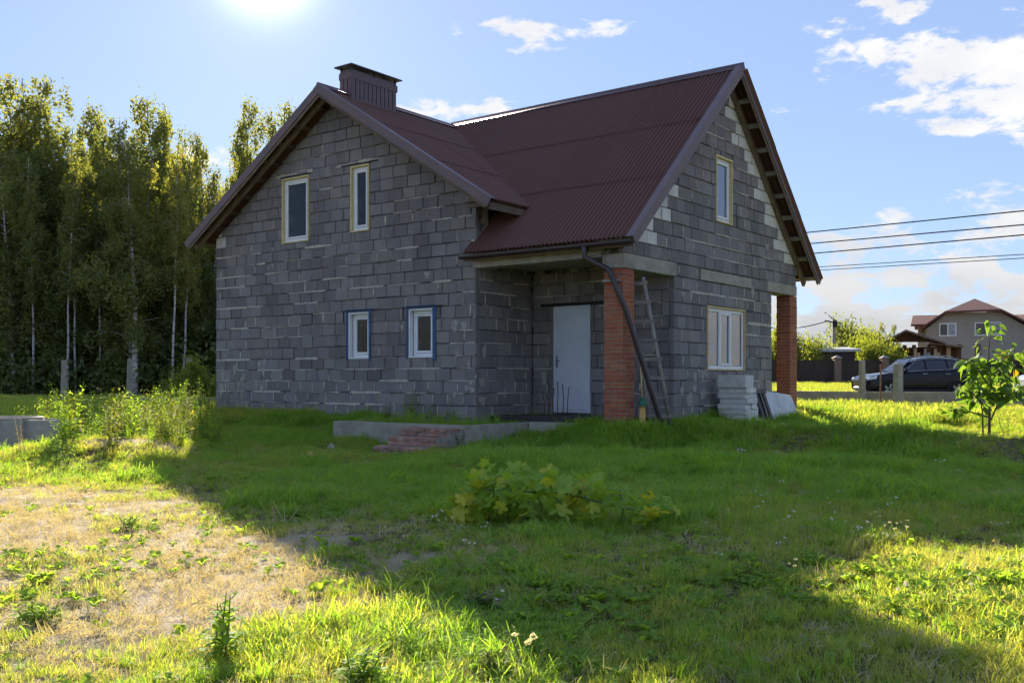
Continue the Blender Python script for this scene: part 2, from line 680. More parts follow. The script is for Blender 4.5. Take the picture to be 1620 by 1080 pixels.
def thing(name, label, cat, loc=(0, 0, 0), rz=0, group=None):
    o = link(name, None, None, loc, (0, 0, rz))
    o.empty_display_size = .2
    return tag(o, label, cat, group)


def boxpart(name, mat, lo, hi, parent, bevel=0):
    m = MB()
    m.box(lo, hi)
    o = m.build(name, mat, parent)
    if bevel:
        b = o.modifiers.new('bevel', 'BEVEL')
        b.width = bevel
        b.segments = 2
    return o


def setmat(o, key):
    o.material_slots[0].link = 'OBJECT'
    o.material_slots[0].material = MATS[key]


def quads_mesh(name, corners, mat, rnd=None, smooth=False):
    """corners: (N,4,3) array"""
    n = corners.shape[0]
    me = bpy.data.meshes.new(name)
    me.vertices.add(n * 4)
    me.vertices.foreach_set('co', corners.reshape(-1).astype(np.float32))
    me.loops.add(n * 4)
    me.loops.foreach_set('vertex_index', np.arange(n * 4, dtype=np.int32))
    me.polygons.add(n)
    me.polygons.foreach_set('loop_start', np.arange(0, n * 4, 4, dtype=np.int32))
    if rnd is not None:
        at = me.attributes.new('rnd', 'FLOAT', 'POINT')
        at.data.foreach_set('value', np.repeat(rnd, 4).astype(np.float32))
    me.materials.append(MATS[mat])
    me.update(calc_edges=True)
    me.validate()
    return me


# ------------------------------------------------------------------ terrain
E1 = np.array((.795, -.606))
E2 = np.array((.606, .795))
E1 /= np.linalg.norm(E1)
E2 /= np.linalg.norm(E2)
HC = np.array((-.7055, 19.49))
HANG = math.atan2(E1[1], E1[0])


def to_house(x, y):
    dx, dy = x - HC[0], y - HC[1]
    return dx * E1[0] + dy * E1[1], dx * E2[0] + dy * E2[1]


def hw(s, u, z=0.):
    return Vector((HC[0] + E1[0] * s + E2[0] * u, HC[1] + E1[1] * s + E2[1] * u, z))


def sstep(a, b, x):
    t = np.clip((x - a) / (b - a), 0, 1)
    return t * t * (3 - 2 * t)


def house_dist(x, y):
    s, u = to_house(x, y)

    def rect(s0, s1, u0, u1):
        return np.hypot(np.maximum(np.maximum(s0 - s, s - s1), 0), np.maximum(np.maximum(u0 - u, u - u1), 0))
    return np.minimum(rect(-8.28, 0, 0, 8.05), rect(0, 3.33, .0, 8.05))


_ph = np.random.default_rng(3).uniform(0, 6.28, (14, 2))
_k = np.random.default_rng(4).normal(0, 1, (14, 2))


def lumps(x, y, f):
    v = 0
    for i in range(14):
        v = v + np.sin(x * _k[i, 0] * f + _ph[i, 0] + y * _k[i, 1] * f)
    return v / 14 ** .5


def gz(x, y):
    x = np.asarray(x, float)
    y = np.asarray(y, float)
    b = np.interp(y, [0, 10, 15, 18, 21, 25, 30, 45, 62, 120], [-.435, -.435, -.45, -.42, -.28, -.12, -.02, .02, .42, .6])
    left = sstep(3, -6, x)
    b = b + left * np.interp(y, [16, 22, 30], [-.03, -.02, 0])
    d = house_dist(x, y)
    s, u = to_house(x, y)
    dw = np.where((s > .6) & (u < 1.6), np.minimum(np.hypot(s - 3.1, u - .2), np.maximum(1.75 - u, 0)), d)
    t = sstep(1.5, .2, dw)
    b = b * (1 - t) + (-.1) * t
    b = b - .10 * np.exp(-((s - .1) / .9) ** 2 - ((u + 2.9) / .55) ** 2)
    b = b + .34 * np.exp(-((x + 6.3) / 1.5) ** 2 - ((y - 15.6) / 1.5) ** 2)
    amp = np.where(y < 40, .022, .03)
    b = b + amp * lumps(x, y, 1.1) * sstep(0.2, 1.5, d) + .010 * lumps(x + 9, y - 4, 4.0)
    return b


def gz1(x, y):
    return float(gz(x, y))


def bare(x, y):
    """0 = grown over, 1 = bare soil"""
    ax, ay, bx, by = -8.5, 13.2, -1.3, 6.2
    t = np.clip(((x - ax) * (bx - ax) + (y - ay) * (by - ay)) / ((bx - ax) ** 2 + (by - ay) ** 2), 0, 1)
    dd = np.hypot(x - ax - t * (bx - ax), y - ay - t * (by - ay))
    v = .95 * np.exp(-(dd / 1.25) ** 2)
    v = np.maximum(v, .8 * np.exp(-(np.hypot(x + 3.2, (y - 5.4)) / 1.6) ** 2) * .75)
    v = np.maximum(v, np.exp(-((x - 5.1) / .8) ** 2 - ((y - 10.2) / .35) ** 2) * 1.3)
    v = np.maximum(v, .8 * np.exp(-((x + 6.0) / 1.3) ** 2 - ((y - 15.2) / .6) ** 2))
    v = np.maximum(v, .55 * np.exp(-((x + .6) / .9) ** 2 - ((y - 5.6) / .6) ** 2))
    v = np.maximum(v, .6 * np.exp(-((x + 4.2) / .6) ** 2 - ((y - 18.0) / .2) ** 2))
    v = v + .30 * lumps(x * 1.0, y * 1.0, 2.2) * (.25 + v) + .16 * lumps(x, y, 6.0) * (.2 + v)
    return np.clip(v, 0, 1)


def graded(a, b, fine0, fine1, step, growth=1.16):
    xs = list(np.arange(fine0, fine1 + step * .5, step))
    s = step
    x = xs[-1]
    while x < b:
        s *= growth
        x += s
        xs.append(min(x, b))
    s = step
    x = xs[0]
    while x > a:
        s *= growth
        x -= s
        xs.insert(0, max(x, a))
    return np.array(xs)


gx = graded(-900, 900, -12, 13, .11)
gy = graded(-60, 1400, 3.2, 30, .11)
GX, GY = np.meshgrid(gx, gy)
GZ = gz(GX, GY)
GB = bare(GX, GY)
nx, ny = len(gx), len(gy)
me = bpy.data.meshes.new('ground')
me.vertices.add(nx * ny)
me.vertices.foreach_set('co', np.stack([GX, GY, GZ], -1).reshape(-1).astype(np.float32))
ii = (np.arange(ny - 1)[:, None] * nx + np.arange(nx - 1)[None, :]).reshape(-1)
quad = np.stack([ii, ii + 1, ii + nx + 1, ii + nx], -1).astype(np.int32)
me.loops.add(quad.size)
me.loops.foreach_set('vertex_index', quad.reshape(-1))
me.polygons.add(len(quad))
me.polygons.foreach_set('loop_start', np.arange(0, quad.size, 4, dtype=np.int32))
me.polygons.foreach_set('use_smooth', np.ones(len(quad), bool))
at = me.attributes.new('bare', 'FLOAT', 'POINT')
at.data.foreach_set('value', GB.reshape(-1).astype(np.float32))
me.materials.append(MATS['soil'])
me.update(calc_edges=True)
me.validate()
tag(link('ground', me), kind='structure')

# street beyond the plot
m = MB()
xs = np.linspace(-60, 160, 45)
for i in range(len(xs) - 1):
    a, b = xs[i], xs[i + 1]
    pts = []
    for (x, y) in ((a, 37.5), (b, 37.5), (b, 45.5), (a, 45.5)):
        pts.append((x, y, .10))
    m.add(pts, [(0, 1, 2, 3)])
tag(m.build('road', 'asphalt'), kind='structure')

# ------------------------------------------------------------------ the house
house = thing('block_house', 'unfinished two-storey grey block house with brown corrugated roof and brick corner columns', 'house',
              (HC[0], HC[1], 0), HANG)

W_RX, W_RZ, W_EX, W_EZ, W_Y0, W_Y1 = -4.0, 7.08, 4.72, 4.13, -.50, 8.55
M_RY, M_RZ, M_EY, M_EZ, M_X1 = 4.15, 7.2, 4.39, 3.2, 3.70
WT = (W_RZ - W_EZ) / W_EX
MT = (M_RZ - M_EZ) / M_EY


def ztA(a):
    return W_RZ - WT * abs(a - W_RX) - .17


def ztB(a):
    return M_RZ - MT * abs(a - M_RY) - .20


class Facade:
    def __init__(self, rot, off):
        self.rot, self.off = rot, off

    def p(self, a, d, z):
        return (a, self.off + d, z) if not self.rot else (self.off - d, a, z)

    @property
    def rz(self):
        return R(90) if self.rot else 0


FA, FB, FP, FD = Facade(0, 0.), Facade(1, 3.33), Facade(1, 0.), Facade(0, 1.88)


def backing(m, F, a0, a1, zt, holes, d0, d1, breaks=(), zb=0.):
    ks = sorted({a0, a1, *[b for b in breaks if a0 < b < a1], *[h[0] for h in holes if a0 < h[0] < a1], *[h[1] for h in holes if a0 < h[1] < a1]})
    for x0, x1 in zip(ks, ks[1:]):
        mid = (x0 + x1) / 2
        hs = sorted([(h[2], h[3]) for h in holes if h[0] <= mid <= h[1]])
        z = zb
        for h0, h1 in hs:
            if h0 > z + .01:
                m.hexa([F.p(x0, d0, z), F.p(x1, d0, z), F.p(x1, d1, z), F.p(x0, d1, z), F.p(x0, d0, h0), F.p(x1, d0, h0), F.p(x1, d1, h0), F.p(x0, d1, h0)])
            z = max(z, h1)
        t0, t1 = zt(x0), zt(x1)
        if min(t0, t1) > z + .01:
            m.hexa([F.p(x0, d0, z), F.p(x1, d0, z), F.p(x1, d1, z), F.p(x0, d1, z), F.p(x0, d0, t0), F.p(x1, d0, t1), F.p(x1, d1, t1), F.p(x0, d1, t0)])


CH = .25
BLOCKS = []      # (area, facade, wall, rect or polygon, kind)


def lay_blocks(F, wall, a0, a1, zt, holes, apex=None, kind=lambda a, z: 'block', wid=(.36, .42), z0=0., seed=1, half=.12):
    r = random.Random(seed)
    n = int(8 / CH)
    beads = []
    for c in range(n):
        zb, ztp = z0 + c * CH, z0 + (c + 1) * CH
        zb += r.uniform(-.006, .006) if c else 0
        if zb > max(zt(a0), zt(a1), zt(apex) if apex is not None else -9):
            break
        a = a0 - (r.uniform(.15, .25) if c % 2 else 0)
        edges = [a0]
        while a < a1 - .12:
            w = r.uniform(*wid) if r.random() > half else r.uniform(.18, .22)
            a += w
            if a > a0 + .1 and a < a1 - .12:
                edges.append(a)
        edges.append(a1)
        cells = list(zip(edges, edges[1:]))
        hs = [h for h in holes if h[2] < ztp - .01 and h[3] > zb + .01]
        segs = [(x0, x1, zb, ztp) for x0, x1 in cells]
        for h in hs:
            new = []
            for x0, x1, q0, q1 in segs:
                if x1 <= h[0] + .001 or x0 >= h[1] - .001:
                    new.append((x0, x1, q0, q1))
                    continue
                if x0 < h[0] - .04:
                    new.append((x0, h[0], q0, q1))
                if x1 > h[1] + .04:
                    new.append((h[1], x1, q0, q1))
                i0, i1 = max(x0, h[0]), min(x1, h[1])
                if i1 - i0 > .04:
                    if h[2] > q0 + .05:
                        new.append((i0, i1, q0, h[2]))
                    if h[3] < q1 - .05:
                        new.append((i0, i1, h[3], q1))
            segs = new
        for x0, x1, q0, q1 in segs:
            g = r.uniform(.004, .010)
            x0 += g
            x1 -= g
            q0g, q1g = q0 + r.uniform(.004, .010), q1 - r.uniform(.004, .010)
            if x1 - x0 < .03:
                continue
            d = r.uniform(-.012, .012)
            mid = (x0 + x1) / 2
            w = Vector(F.p(mid, 0, 0))
            wp = hw(w.x, w.y)
            k = kind(mid, (q0 + q1) / 2)
            zlim = min(zt(x0), zt(x1))
            full = zlim >= q1g and not (apex is not None and x0 < apex < x1 and False)
            scale = (1575 / wp.y) ** 2 * (x1 - x0) * (q1g - q0g) * (.79 if not F.rot else .5)
            if full:
                BLOCKS.append((scale, F, wall, [(x0, q0g), (x1, q0g), (x1, q1g), (x0, q1g)], k, d, True))
            else:
                xs = sorted({x0, x1, *([apex] if apex is not None and x0 < apex < x1 else []), *[x0 + (x1 - x0) * t for t in (.25, .5, .75)]})
                top = [(x, min(q1g, zt(x) - .01)) for x in xs]
                top = [(x, z) for x, z in top if z > q0g + .015]
                if len(top) >= 2:
                    BLOCKS.append((scale * .5, F, wall, [(top[0][0], q0g), (top[-1][0], q0g)] + top[::-1], k, d, False))


# openings
WIN_A = [(-5.80, -4.87, 3.90, 5.40), (-3.53, -2.95, 3.96, 5.40), (-3.60, -2.95, 1.22, 2.24), (-1.81, -1.12, 1.22, 2.24)]
LIN_A = []
DOOR = (.56, 1.45, .10, 2.28)
WIN_B = [(3.28, 5.11, .96, 2.28), (3.69, 4.48, 4.02, 5.40)]
LIN_B = (2.97, 5.42, 2.75, 2.99)
RLIN = (6.28, 8.00, 2.77, 3.01)

wallA = MB()
backing(wallA, FA, -8.28, -.012, ztA, WIN_A, .034, .40, (W_RX,), -.35)
wallA = wallA.build('gable_wall', 'mortar', house)
wallB = MB()
holesB = WIN_B + [(0, 1.88, -1, 3.01), (6.58, 8.05, -1, 3.01)]
backing(wallB, FB, .012, 8.05, ztB, WIN_B + [(0, 1.93, -1, 3.01), (6.54, 8.05, -1, 3.01)], .034, .40, (M_RY,), -.35)
wallB = wallB.build('gable_wall', 'mortar', house)
wallP = MB()
backing(wallP, FP, .40, 2.2, lambda a: 3.05, [], .034, .30, (), -.35)
wallP = wallP.build('porch_side_wall', 'mortar', house)
wallD = MB()
backing(wallD, FD, .012, 2.93, lambda a: 3.05, [DOOR], .034, .30, (), -.35)
wallD = wallD.build('entrance_wall', 'mortar', house)


def kindB(a, z):
    edge = min(a - (M_RY - (M_RZ - .2 - z) / MT), (M_RY + (M_RZ - .2 - z) / MT) - a)
    j = rng.random()
    if z > 3.55 and a > M_RY and edge < .55 + .25 * (int(z / CH) % 2) and z < 6.9:
        return 'white_block'
    if 3.3 < z < 4.6 and a < M_RY and edge < .62 + .3 * (int(z / CH) % 2):
        return 'white_block'
    return 'block'


def kindA(a, z):
    if 4.1 < z < 4.5 and a < -8.0:
        return 'white_block'
    return 'block'


lay_blocks(FA, wallA, -8.28, 0., ztA, WIN_A, W_RX, kindA, seed=5, half=.03, wid=(.375, .405))
lay_blocks(FB, wallB, 0.0, 8.05, ztB, holesB + [LIN_B], M_RY, kindB, seed=9, wid=(.34, .405), half=.08)
lay_blocks(FP, wallP, .105, 1.872, lambda a: 2.98, [], None, seed=13)
lay_blocks(FD, wallD, .0, 3.225, lambda a: 2.98, [DOOR], None, seed=17, wid=(.36, .42))


def block_unit(seed):
    r = random.Random(seed)
    c, e = .022, .07
    j = lambda a: r.uniform(-a, a)
    ring0 = [(-.5 + c + j(.012), -.0, -.5 + c * 1.6 + j(.015)), (.5 - c + j(.012), -.0, -.5 + c * 1.6 + j(.015)),
             (.5 - c + j(.012), -.0, .5 - c * 1.6 + j(.015)), (-.5 + c + j(.012), -.0, .5 - c * 1.6 + j(.015))]
    ring1 = [(-.5, e + .04, -.5), (.5, e + .04, -.5), (.5, e + .04, .5), (-.5, e + .04, .5)]
    ring2 = [(-.5, 1, -.5), (.5, 1, -.5), (.5, 1, .5), (-.5, 1, .5)]
    vs = ring0 + ring1 + ring2
    fs = [(0, 1, 2, 3)]
    for b in (0, 4):
        fs += [(b + k, b + 4 + k, b + 4 + (k + 1) % 4, b + (k + 1) % 4) for k in range(4)]
    m = MB()
    m.add(vs, fs)
    return m.mesh('block', 'block')


UNITS = [block_unit(i) for i in range(8)]
BLOCKS.sort(key=lambda b: -b[0])
n_obj = 0
rest = {}
for sc, F, wall, poly, k, d, full in BLOCKS:
    if full and n_obj < 300:
        x0, x1 = poly[0][0], poly[1][0]
        z0, z1 = poly[0][1], poly[2][1]
        o = link('block', UNITS[rng.randrange(8)], wall, F.p((x0 + x1) / 2, d, (z0 + z1) / 2), (0, 0, F.rz), (x1 - x0, .1, z1 - z0))
        if k != 'block':
            setmat(o, k)
        n_obj += 1
    else:
        rest.setdefault((wall.name, k), (wall, MB()))
        mb = rest[(wall.name, k)][1]
        n = len(poly)
        cxm = sum(p[0] for p in poly) / n
        czm = sum(p[1] for p in poly) / n
        rr = rng.random()
        f0 = []
        for (px, pz) in poly:
            w, h = abs(px - cxm), abs(pz - czm)
            fx = 1 - min(.4, (.009 + rng.uniform(0, .004)) / max(w, .02))
            fz = 1 - min(.4, (.008 + rng.uniform(0, .004)) / max(h, .02))
            f0.append(F.p(cxm + (px - cxm) * fx, d, czm + (pz - czm) * fz))
        f1 = [F.p(px, d + .011, pz) for px, pz in poly]
        f2 = [F.p(px, d + .1, pz) for px, pz in poly]
        fs = [tuple(range(n))]
        for b in (0, n):
            fs += [(b + i, b + n + i, b + n + (i + 1) % n, b + (i + 1) % n) for i in range(n)]
        mb.add(f0 + f1 + f2, fs, rr + .001)
for (wname, k), (wall, mb) in rest.items():
    tag(mb.build('blockwork', k, wall), kind='stuff')


# mortar squeezed out of the joints, smeared here and there
def bead(mb, F, a0, a1, z, th, vert=False):
    n = max(3, int(abs(a1 - a0) / .05))
    r = rng
    vs = []
    t = th * r.uniform(.6, 1.2)
    for i in range(n + 1):
        a = a0 + (a1 - a0) * i / n
        t = min(max(t + r.uniform(-.35, .35) * th, th * .25), th * 2.0)
        e = 0.15 if i in (0, n) else 1
        c = r.uniform(-.2, .2) * th
        dd = r.uniform(-.015, -.004)
        for s, d in ((-1, .034), (-.8, dd), (.8, dd), (1, .034)):
            q = c + s * t * e
            vs.append(F.p(z + q, d, a) if vert else F.p(a, d, z + q))
    fs = []
    for i in range(n):
        for k in range(3):
            b = i * 4 + k
            fs.append((b, b + 1, b + 5, b + 4))
    mb.add(vs, fs)


def blob(mb, F, a, z, w, h):
    """a ragged smear of mortar, wide at the top, running down"""
    n = 22
    ph = [rng.uniform(0, 6.28) for _ in range(5)]
    am = [rng.uniform(.03, .13) / (1 + .3 * q) for q in range(5)]
    out, inn = [], []
    for k in range(n):
        t = 2 * math.pi * k / n
        q = 1 + sum(am[i] * math.sin((i + 2) * t + ph[i]) for i in range(5)) + rng.uniform(-.06, .06)
        cx_, sz_ = math.cos(t), math.sin(t)
        sq = max(abs(cx_), abs(sz_)) ** .6
        x = cx_ / sq * w * q * (1.0 + .35 * sz_)
        y = sz_ / sq * h * q
        inn.append(F.p(a + x * .86, -.009 + rng.uniform(-.003, .002), z + y * .86))
        out.append(F.p(a + x, .009, z + y))
    vs = [F.p(a, -.011, z)] + inn + out
    fs = [(0, 1 + k, 1 + (k + 1) % n) for k in range(n)]
    fs += [(1 + k, 1 + n + k, 1 + n + (k + 1) % n, 1 + (k + 1) % n) for k in range(n)]
    mb.add(vs, fs)


def clear(a, z, holes):
    return not any(h[0] - .03 < a < h[1] + .03 and h[2] - .03 < z < h[3] + .03 for h in holes)


def smear(F, wall, a0, a1, ztop, holes, dens, blobs, seed, apex=None):
    rng.seed(seed)
    mb = MB()
    for c in range(1, int(ztop / CH)):
        z = c * CH
        a = a0
        while a < a1:
            L = rng.uniform(.3, 1.4)
            b = min(a + L, a1 - .02)
            dn = dens(a, z)
            if F is FA and z > min(ztA(a), ztA(b)) - .06:
                dn = 0
            if rng.random() < dn and all(clear(a + (b - a) * t, z, holes) for t in (0, .2, .4, .6, .8, 1)):
                bead(mb, F, a, b, z, rng.uniform(.009, .021))
            a += L * rng.uniform(.9, 1.4)
    for poly in BLOCKS:
        if poly[1] is F and poly[2] is wall:
            x1 = poly[3][1][0]
            za, zb = poly[3][0][1], poly[3][2][1]
            p = .95 if za < .7 and F is FA else .22 if F is FA else .4
            if rng.random() < p * (1 if za < .7 or F is not FA else .8) and zb - za > .15 and x1 < a1 - .05 and clear(x1 + .02, za + .1, holes):
                z0 = za + rng.uniform(-.01, .05)
                bead(mb, F, z0, zb + rng.uniform(-.05, .02), x1 + .006, rng.uniform(.008, .018), True)
    o = mb.build('mortar_smears', 'mortar_light', wall)
    tag(o, kind='stuff')
    mb = MB()
    for (a, z, w, h) in blobs:
        blob(mb, F, a, z, w * .72, h * .8)
    tag(mb.build('mortar_patches', 'mortar_dull', wall), kind='stuff')


bl = []
rng.seed(4)
for i in range(16):
    bl.append((-8.2 + rng.uniform(.1, 1.9), rng.uniform(.5, 1.3), rng.uniform(.03, .09), rng.uniform(.06, .16)))
for i in range(9):
    bl.append((-rng.uniform(.08, .6), rng.uniform(.3, 1.9), rng.uniform(.04, .13), rng.uniform(.06, .15)))
for i in range(12):
    bl.append((rng.uniform(-8.1, -.2), rng.uniform(.5, 3.8), rng.uniform(.03, .06), rng.uniform(.04, .11)))
bl = [b for b in bl if all(clear(b[0] + dx, b[1] + dz, WIN_A) for dx in (-b[2], b[2]) for dz in (-b[3], b[3]))]
bl += [(-1.9 + .62, 2.9, .10, .10), (-8.08, 2.05, .05, .1), (-8.08, 3.3, .05, .11), (-8.1, 2.8, .045, .11), (-8.05, .55, .12, .16)]
smear(FA, wallA, -8.28, 0, 6.5, WIN_A, lambda a, z: .9 if z < 1.1 else .55 if z < 4.2 else .16, bl, 21)
blb = [(2.2 + rng.uniform(0, 1.0), rng.uniform(.1, 1.2), rng.uniform(.06, .16), rng.uniform(.06, .16)) for _ in range(12)]
blb += [(5.6, 3.35, .06, .14), (5.5, 2.7, .12, .16), (6.0, 2.85, .12, .1), (2.25, 2.42, .1, .07), (7.0, 3.6, .14, .1), (6.3, 3.75, .1, .1)]
blb = [b for b in blb if clear(b[0], b[1], holesB) and clear(b[0] + b[2], b[1], WIN_B)]
smear(FB, wallB, 1.9, 6.5, 2.9, holesB + [LIN_B], lambda a, z: .7, blb, 22)
smear(FP, wallP, .1, 1.8, 3, [], lambda a, z: .45, [(.2, .35, .12, .14), (.2, .72, .12, .12), (.25, 1.3, .06, .16), (.9, .5, .05, .15)], 24)
smear(FD, wallD, .03, 3.2, 3, [DOOR], lambda a, z: .5, [(.3, .8, .1, .2), (2.0, 1.2, .06, .1), (1.9, .8, .1, .05)], 25)
# upper gable B: a few long beads
mb = MB()
rng.seed(31)
for z, a, b in ((3.26, 1.2, 2.0), (3.51, 2.3, 5.4), (3.26, 3.2, 5.8), (3.76, 3.6, 5.2), (4.26, 1.9, 2.6), (4.51, 2.6, 3.6), (5.01, 2.3, 3.5), (5.26, 4.6, 5.4), (5.76, 3.0, 4.1), (4.76, 4.6, 5.3), (3.51, 6.0, 6.6), (6.0, 3.6, 4.4)):
    bead(mb, FB, a, b, z, .011)
tag(mb.build('mortar_smears', 'mortar_light', wallB), kind='stuff')
rng.seed(77)

# hidden walls, floors, ceilings that close the house
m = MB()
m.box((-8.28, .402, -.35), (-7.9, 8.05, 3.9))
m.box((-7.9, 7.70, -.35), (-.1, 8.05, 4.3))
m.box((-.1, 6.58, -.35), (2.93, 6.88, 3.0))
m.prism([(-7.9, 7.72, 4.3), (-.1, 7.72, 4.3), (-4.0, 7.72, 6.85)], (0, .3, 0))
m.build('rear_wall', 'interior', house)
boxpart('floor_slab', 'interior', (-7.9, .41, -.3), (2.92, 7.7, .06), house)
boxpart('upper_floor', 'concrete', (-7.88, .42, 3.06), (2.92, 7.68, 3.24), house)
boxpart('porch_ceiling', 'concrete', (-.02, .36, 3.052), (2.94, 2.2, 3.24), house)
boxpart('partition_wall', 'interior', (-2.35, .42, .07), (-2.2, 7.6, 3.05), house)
boxpart('partition_wall', 'interior', (-4.3, .42, 3.25), (-4.15, 7.6, 6.2), house)
boxpart('footing', 'concrete', (-8.34, -.05, -.45), (.05, .35, -.012), house)
boxpart('footing', 'concrete', (3.0, 1.84, -.45), (3.37, 6.62, -.012), house)
boxpart('porch_floor', 'concrete', (1.25, .05, -.45), (3.3, 1.878, -.03), house)

# concrete beams
boxpart('porch_beam', 'concrete', (-.06, -.035, 2.95), (2.90, .36, 3.25), house, .012)
boxpart('porch_beam', 'concrete', (2.97, .0, 2.742), (3.355, 1.93, 3.0), house, .012)
boxpart('bearing_block', 'concrete', (2.90, .02, 3.003), (3.32, .42, 3.26), house, .015)
boxpart('bearing_block', 'concrete', (2.90, .01, 2.745), (2.968, .40, 3.002), house, .01)
boxpart('lintel', 'concrete', (2.97, LIN_B[0] + .01, LIN_B[2] + .01), (3.355, LIN_B[1] - .01, LIN_B[3] - .01), house, .012)
boxpart('lintel', 'concrete', (2.96, RLIN[0], RLIN[2]), (3.36, RLIN[1], RLIN[3] - .006), house, .012)
for (x0, x1, z) in ((-6.0, -4.72, 5.44), (-3.95, -2.6, 5.44)):
    mbl = MB()
    bead(mbl, FA, x0, x1, z + .03, .03)
    bead(mbl, FA, x0 - .02, x0 + .22, z - .0, .03)
    mbl.build('mortar_lintel_band', 'mortar_light', house)
    boxpart('steel_lintel', 'dark_bitumen', (x0 + .15, -.012, z - .03), (x1 - .1, .05, z - .006), house)
boxpart('door_lintel', 'dark_bitumen', (.22, 1.862, 2.285), (1.75, 1.95, 2.35), house)


# ---- brick columns
def brick_unit(seed):
    r = random.Random(seed)
    m = MB()
    c = .018
    j = lambda: r.uniform(-.012, .012)
    vs = []
    for z, k in ((-.5, c), (-.5 + .08, 0), (.5 - .08, 0), (.5, c)):
        for sx, sy in ((-1, -1), (1, -1), (1, 1), (-1, 1)):
            vs.append((sx * (.5 - k) + j(), sy * (.5 - k * 2) + j(), z + j()))
    fs = [(3, 2, 1, 0), (12, 13, 14, 15)]
    for b in (0, 4, 8):
        fs += [(b + k, b + (k + 1) % 4, b + 4 + (k + 1) % 4, b + 4 + k) for k in range(4)]
    m.add(vs, fs)
    return m.mesh('brick', 'brick')


BRICKS = [brick_unit(i) for i in range(6)]


def column_layout(x0, y0, wx, wy, z0, z1):
    n = int(round((z1 - z0) / .0765))
    h = (z1 - z0) / n
    out = []
    t = .125
    for c in range(n):
        z = z0 + (c + .5) * h
        if c % 2:
            out += [(x0 + (wx - t) / 2, y0 + t / 2, wx - t, t, z), (x0 + wx - t / 2, y0 + (wy - t) / 2, t, wy - t, z),
                    (x0 + (wx + t) / 2, y0 + wy - t / 2, wx - t, t, z), (x0 + t / 2, y0 + (wy + t) / 2, t, wy - t, z)]
        else:
            out += [(x0 + (wx + t) / 2, y0 + t / 2, wx - t, t, z), (x0 + wx - t / 2, y0 + (wy + t) / 2, t, wy - t, z),
                    (x0 + (wx - t) / 2, y0 + wy - t / 2, wx - t, t, z), (x0 + t / 2, y0 + (wy - t) / 2, t, wy - t, z)]
    return out, h


colm = boxpart('brick_column', 'brick_mortar', (2.945, .012, -.4), (3.325, .395, 2.735), house)
lay, bh = column_layout(2.935, .0, .402, .402, -.13, 2.738)
for cx_, cy_, w, d, z in lay:
    link('brick', BRICKS[rng.randrange(6)], colm, (cx_ + rng.uniform(-.004, .004), cy_ + rng.uniform(-.004, .004), z), (0, 0, rng.uniform(-.012, .012)),
         (w - .011, d - .011, bh - .012))
col2 = boxpart('brick_column', 'brick_mortar', (3.0, 7.66, -.4), (3.318, 8.08, 2.762), house)
lay, bh = column_layout(2.988, 7.648, .342, .444, -.13, 2.765)
mb = MB()
for cx_, cy_, w, d, z in lay:
    ox, oy = rng.uniform(-.004, .004), rng.uniform(-.004, .004)
    w2, d2, h2 = (w - .011) / 2, (d - .011) / 2, (bh - .012) / 2
    mb.box((cx_ + ox - w2, cy_ + oy - d2, z - h2), (cx_ + ox + w2, cy_ + oy + d2, z + h2), rng.random())
tag(mb.build('brickwork', 'brick', col2), kind='stuff')
# wooden batten and board strapped to the near column
boxpart('timber_strip', 'grey_wood', (2.93, -.045, 2.50), (3.30, -.012, 2.54), house)


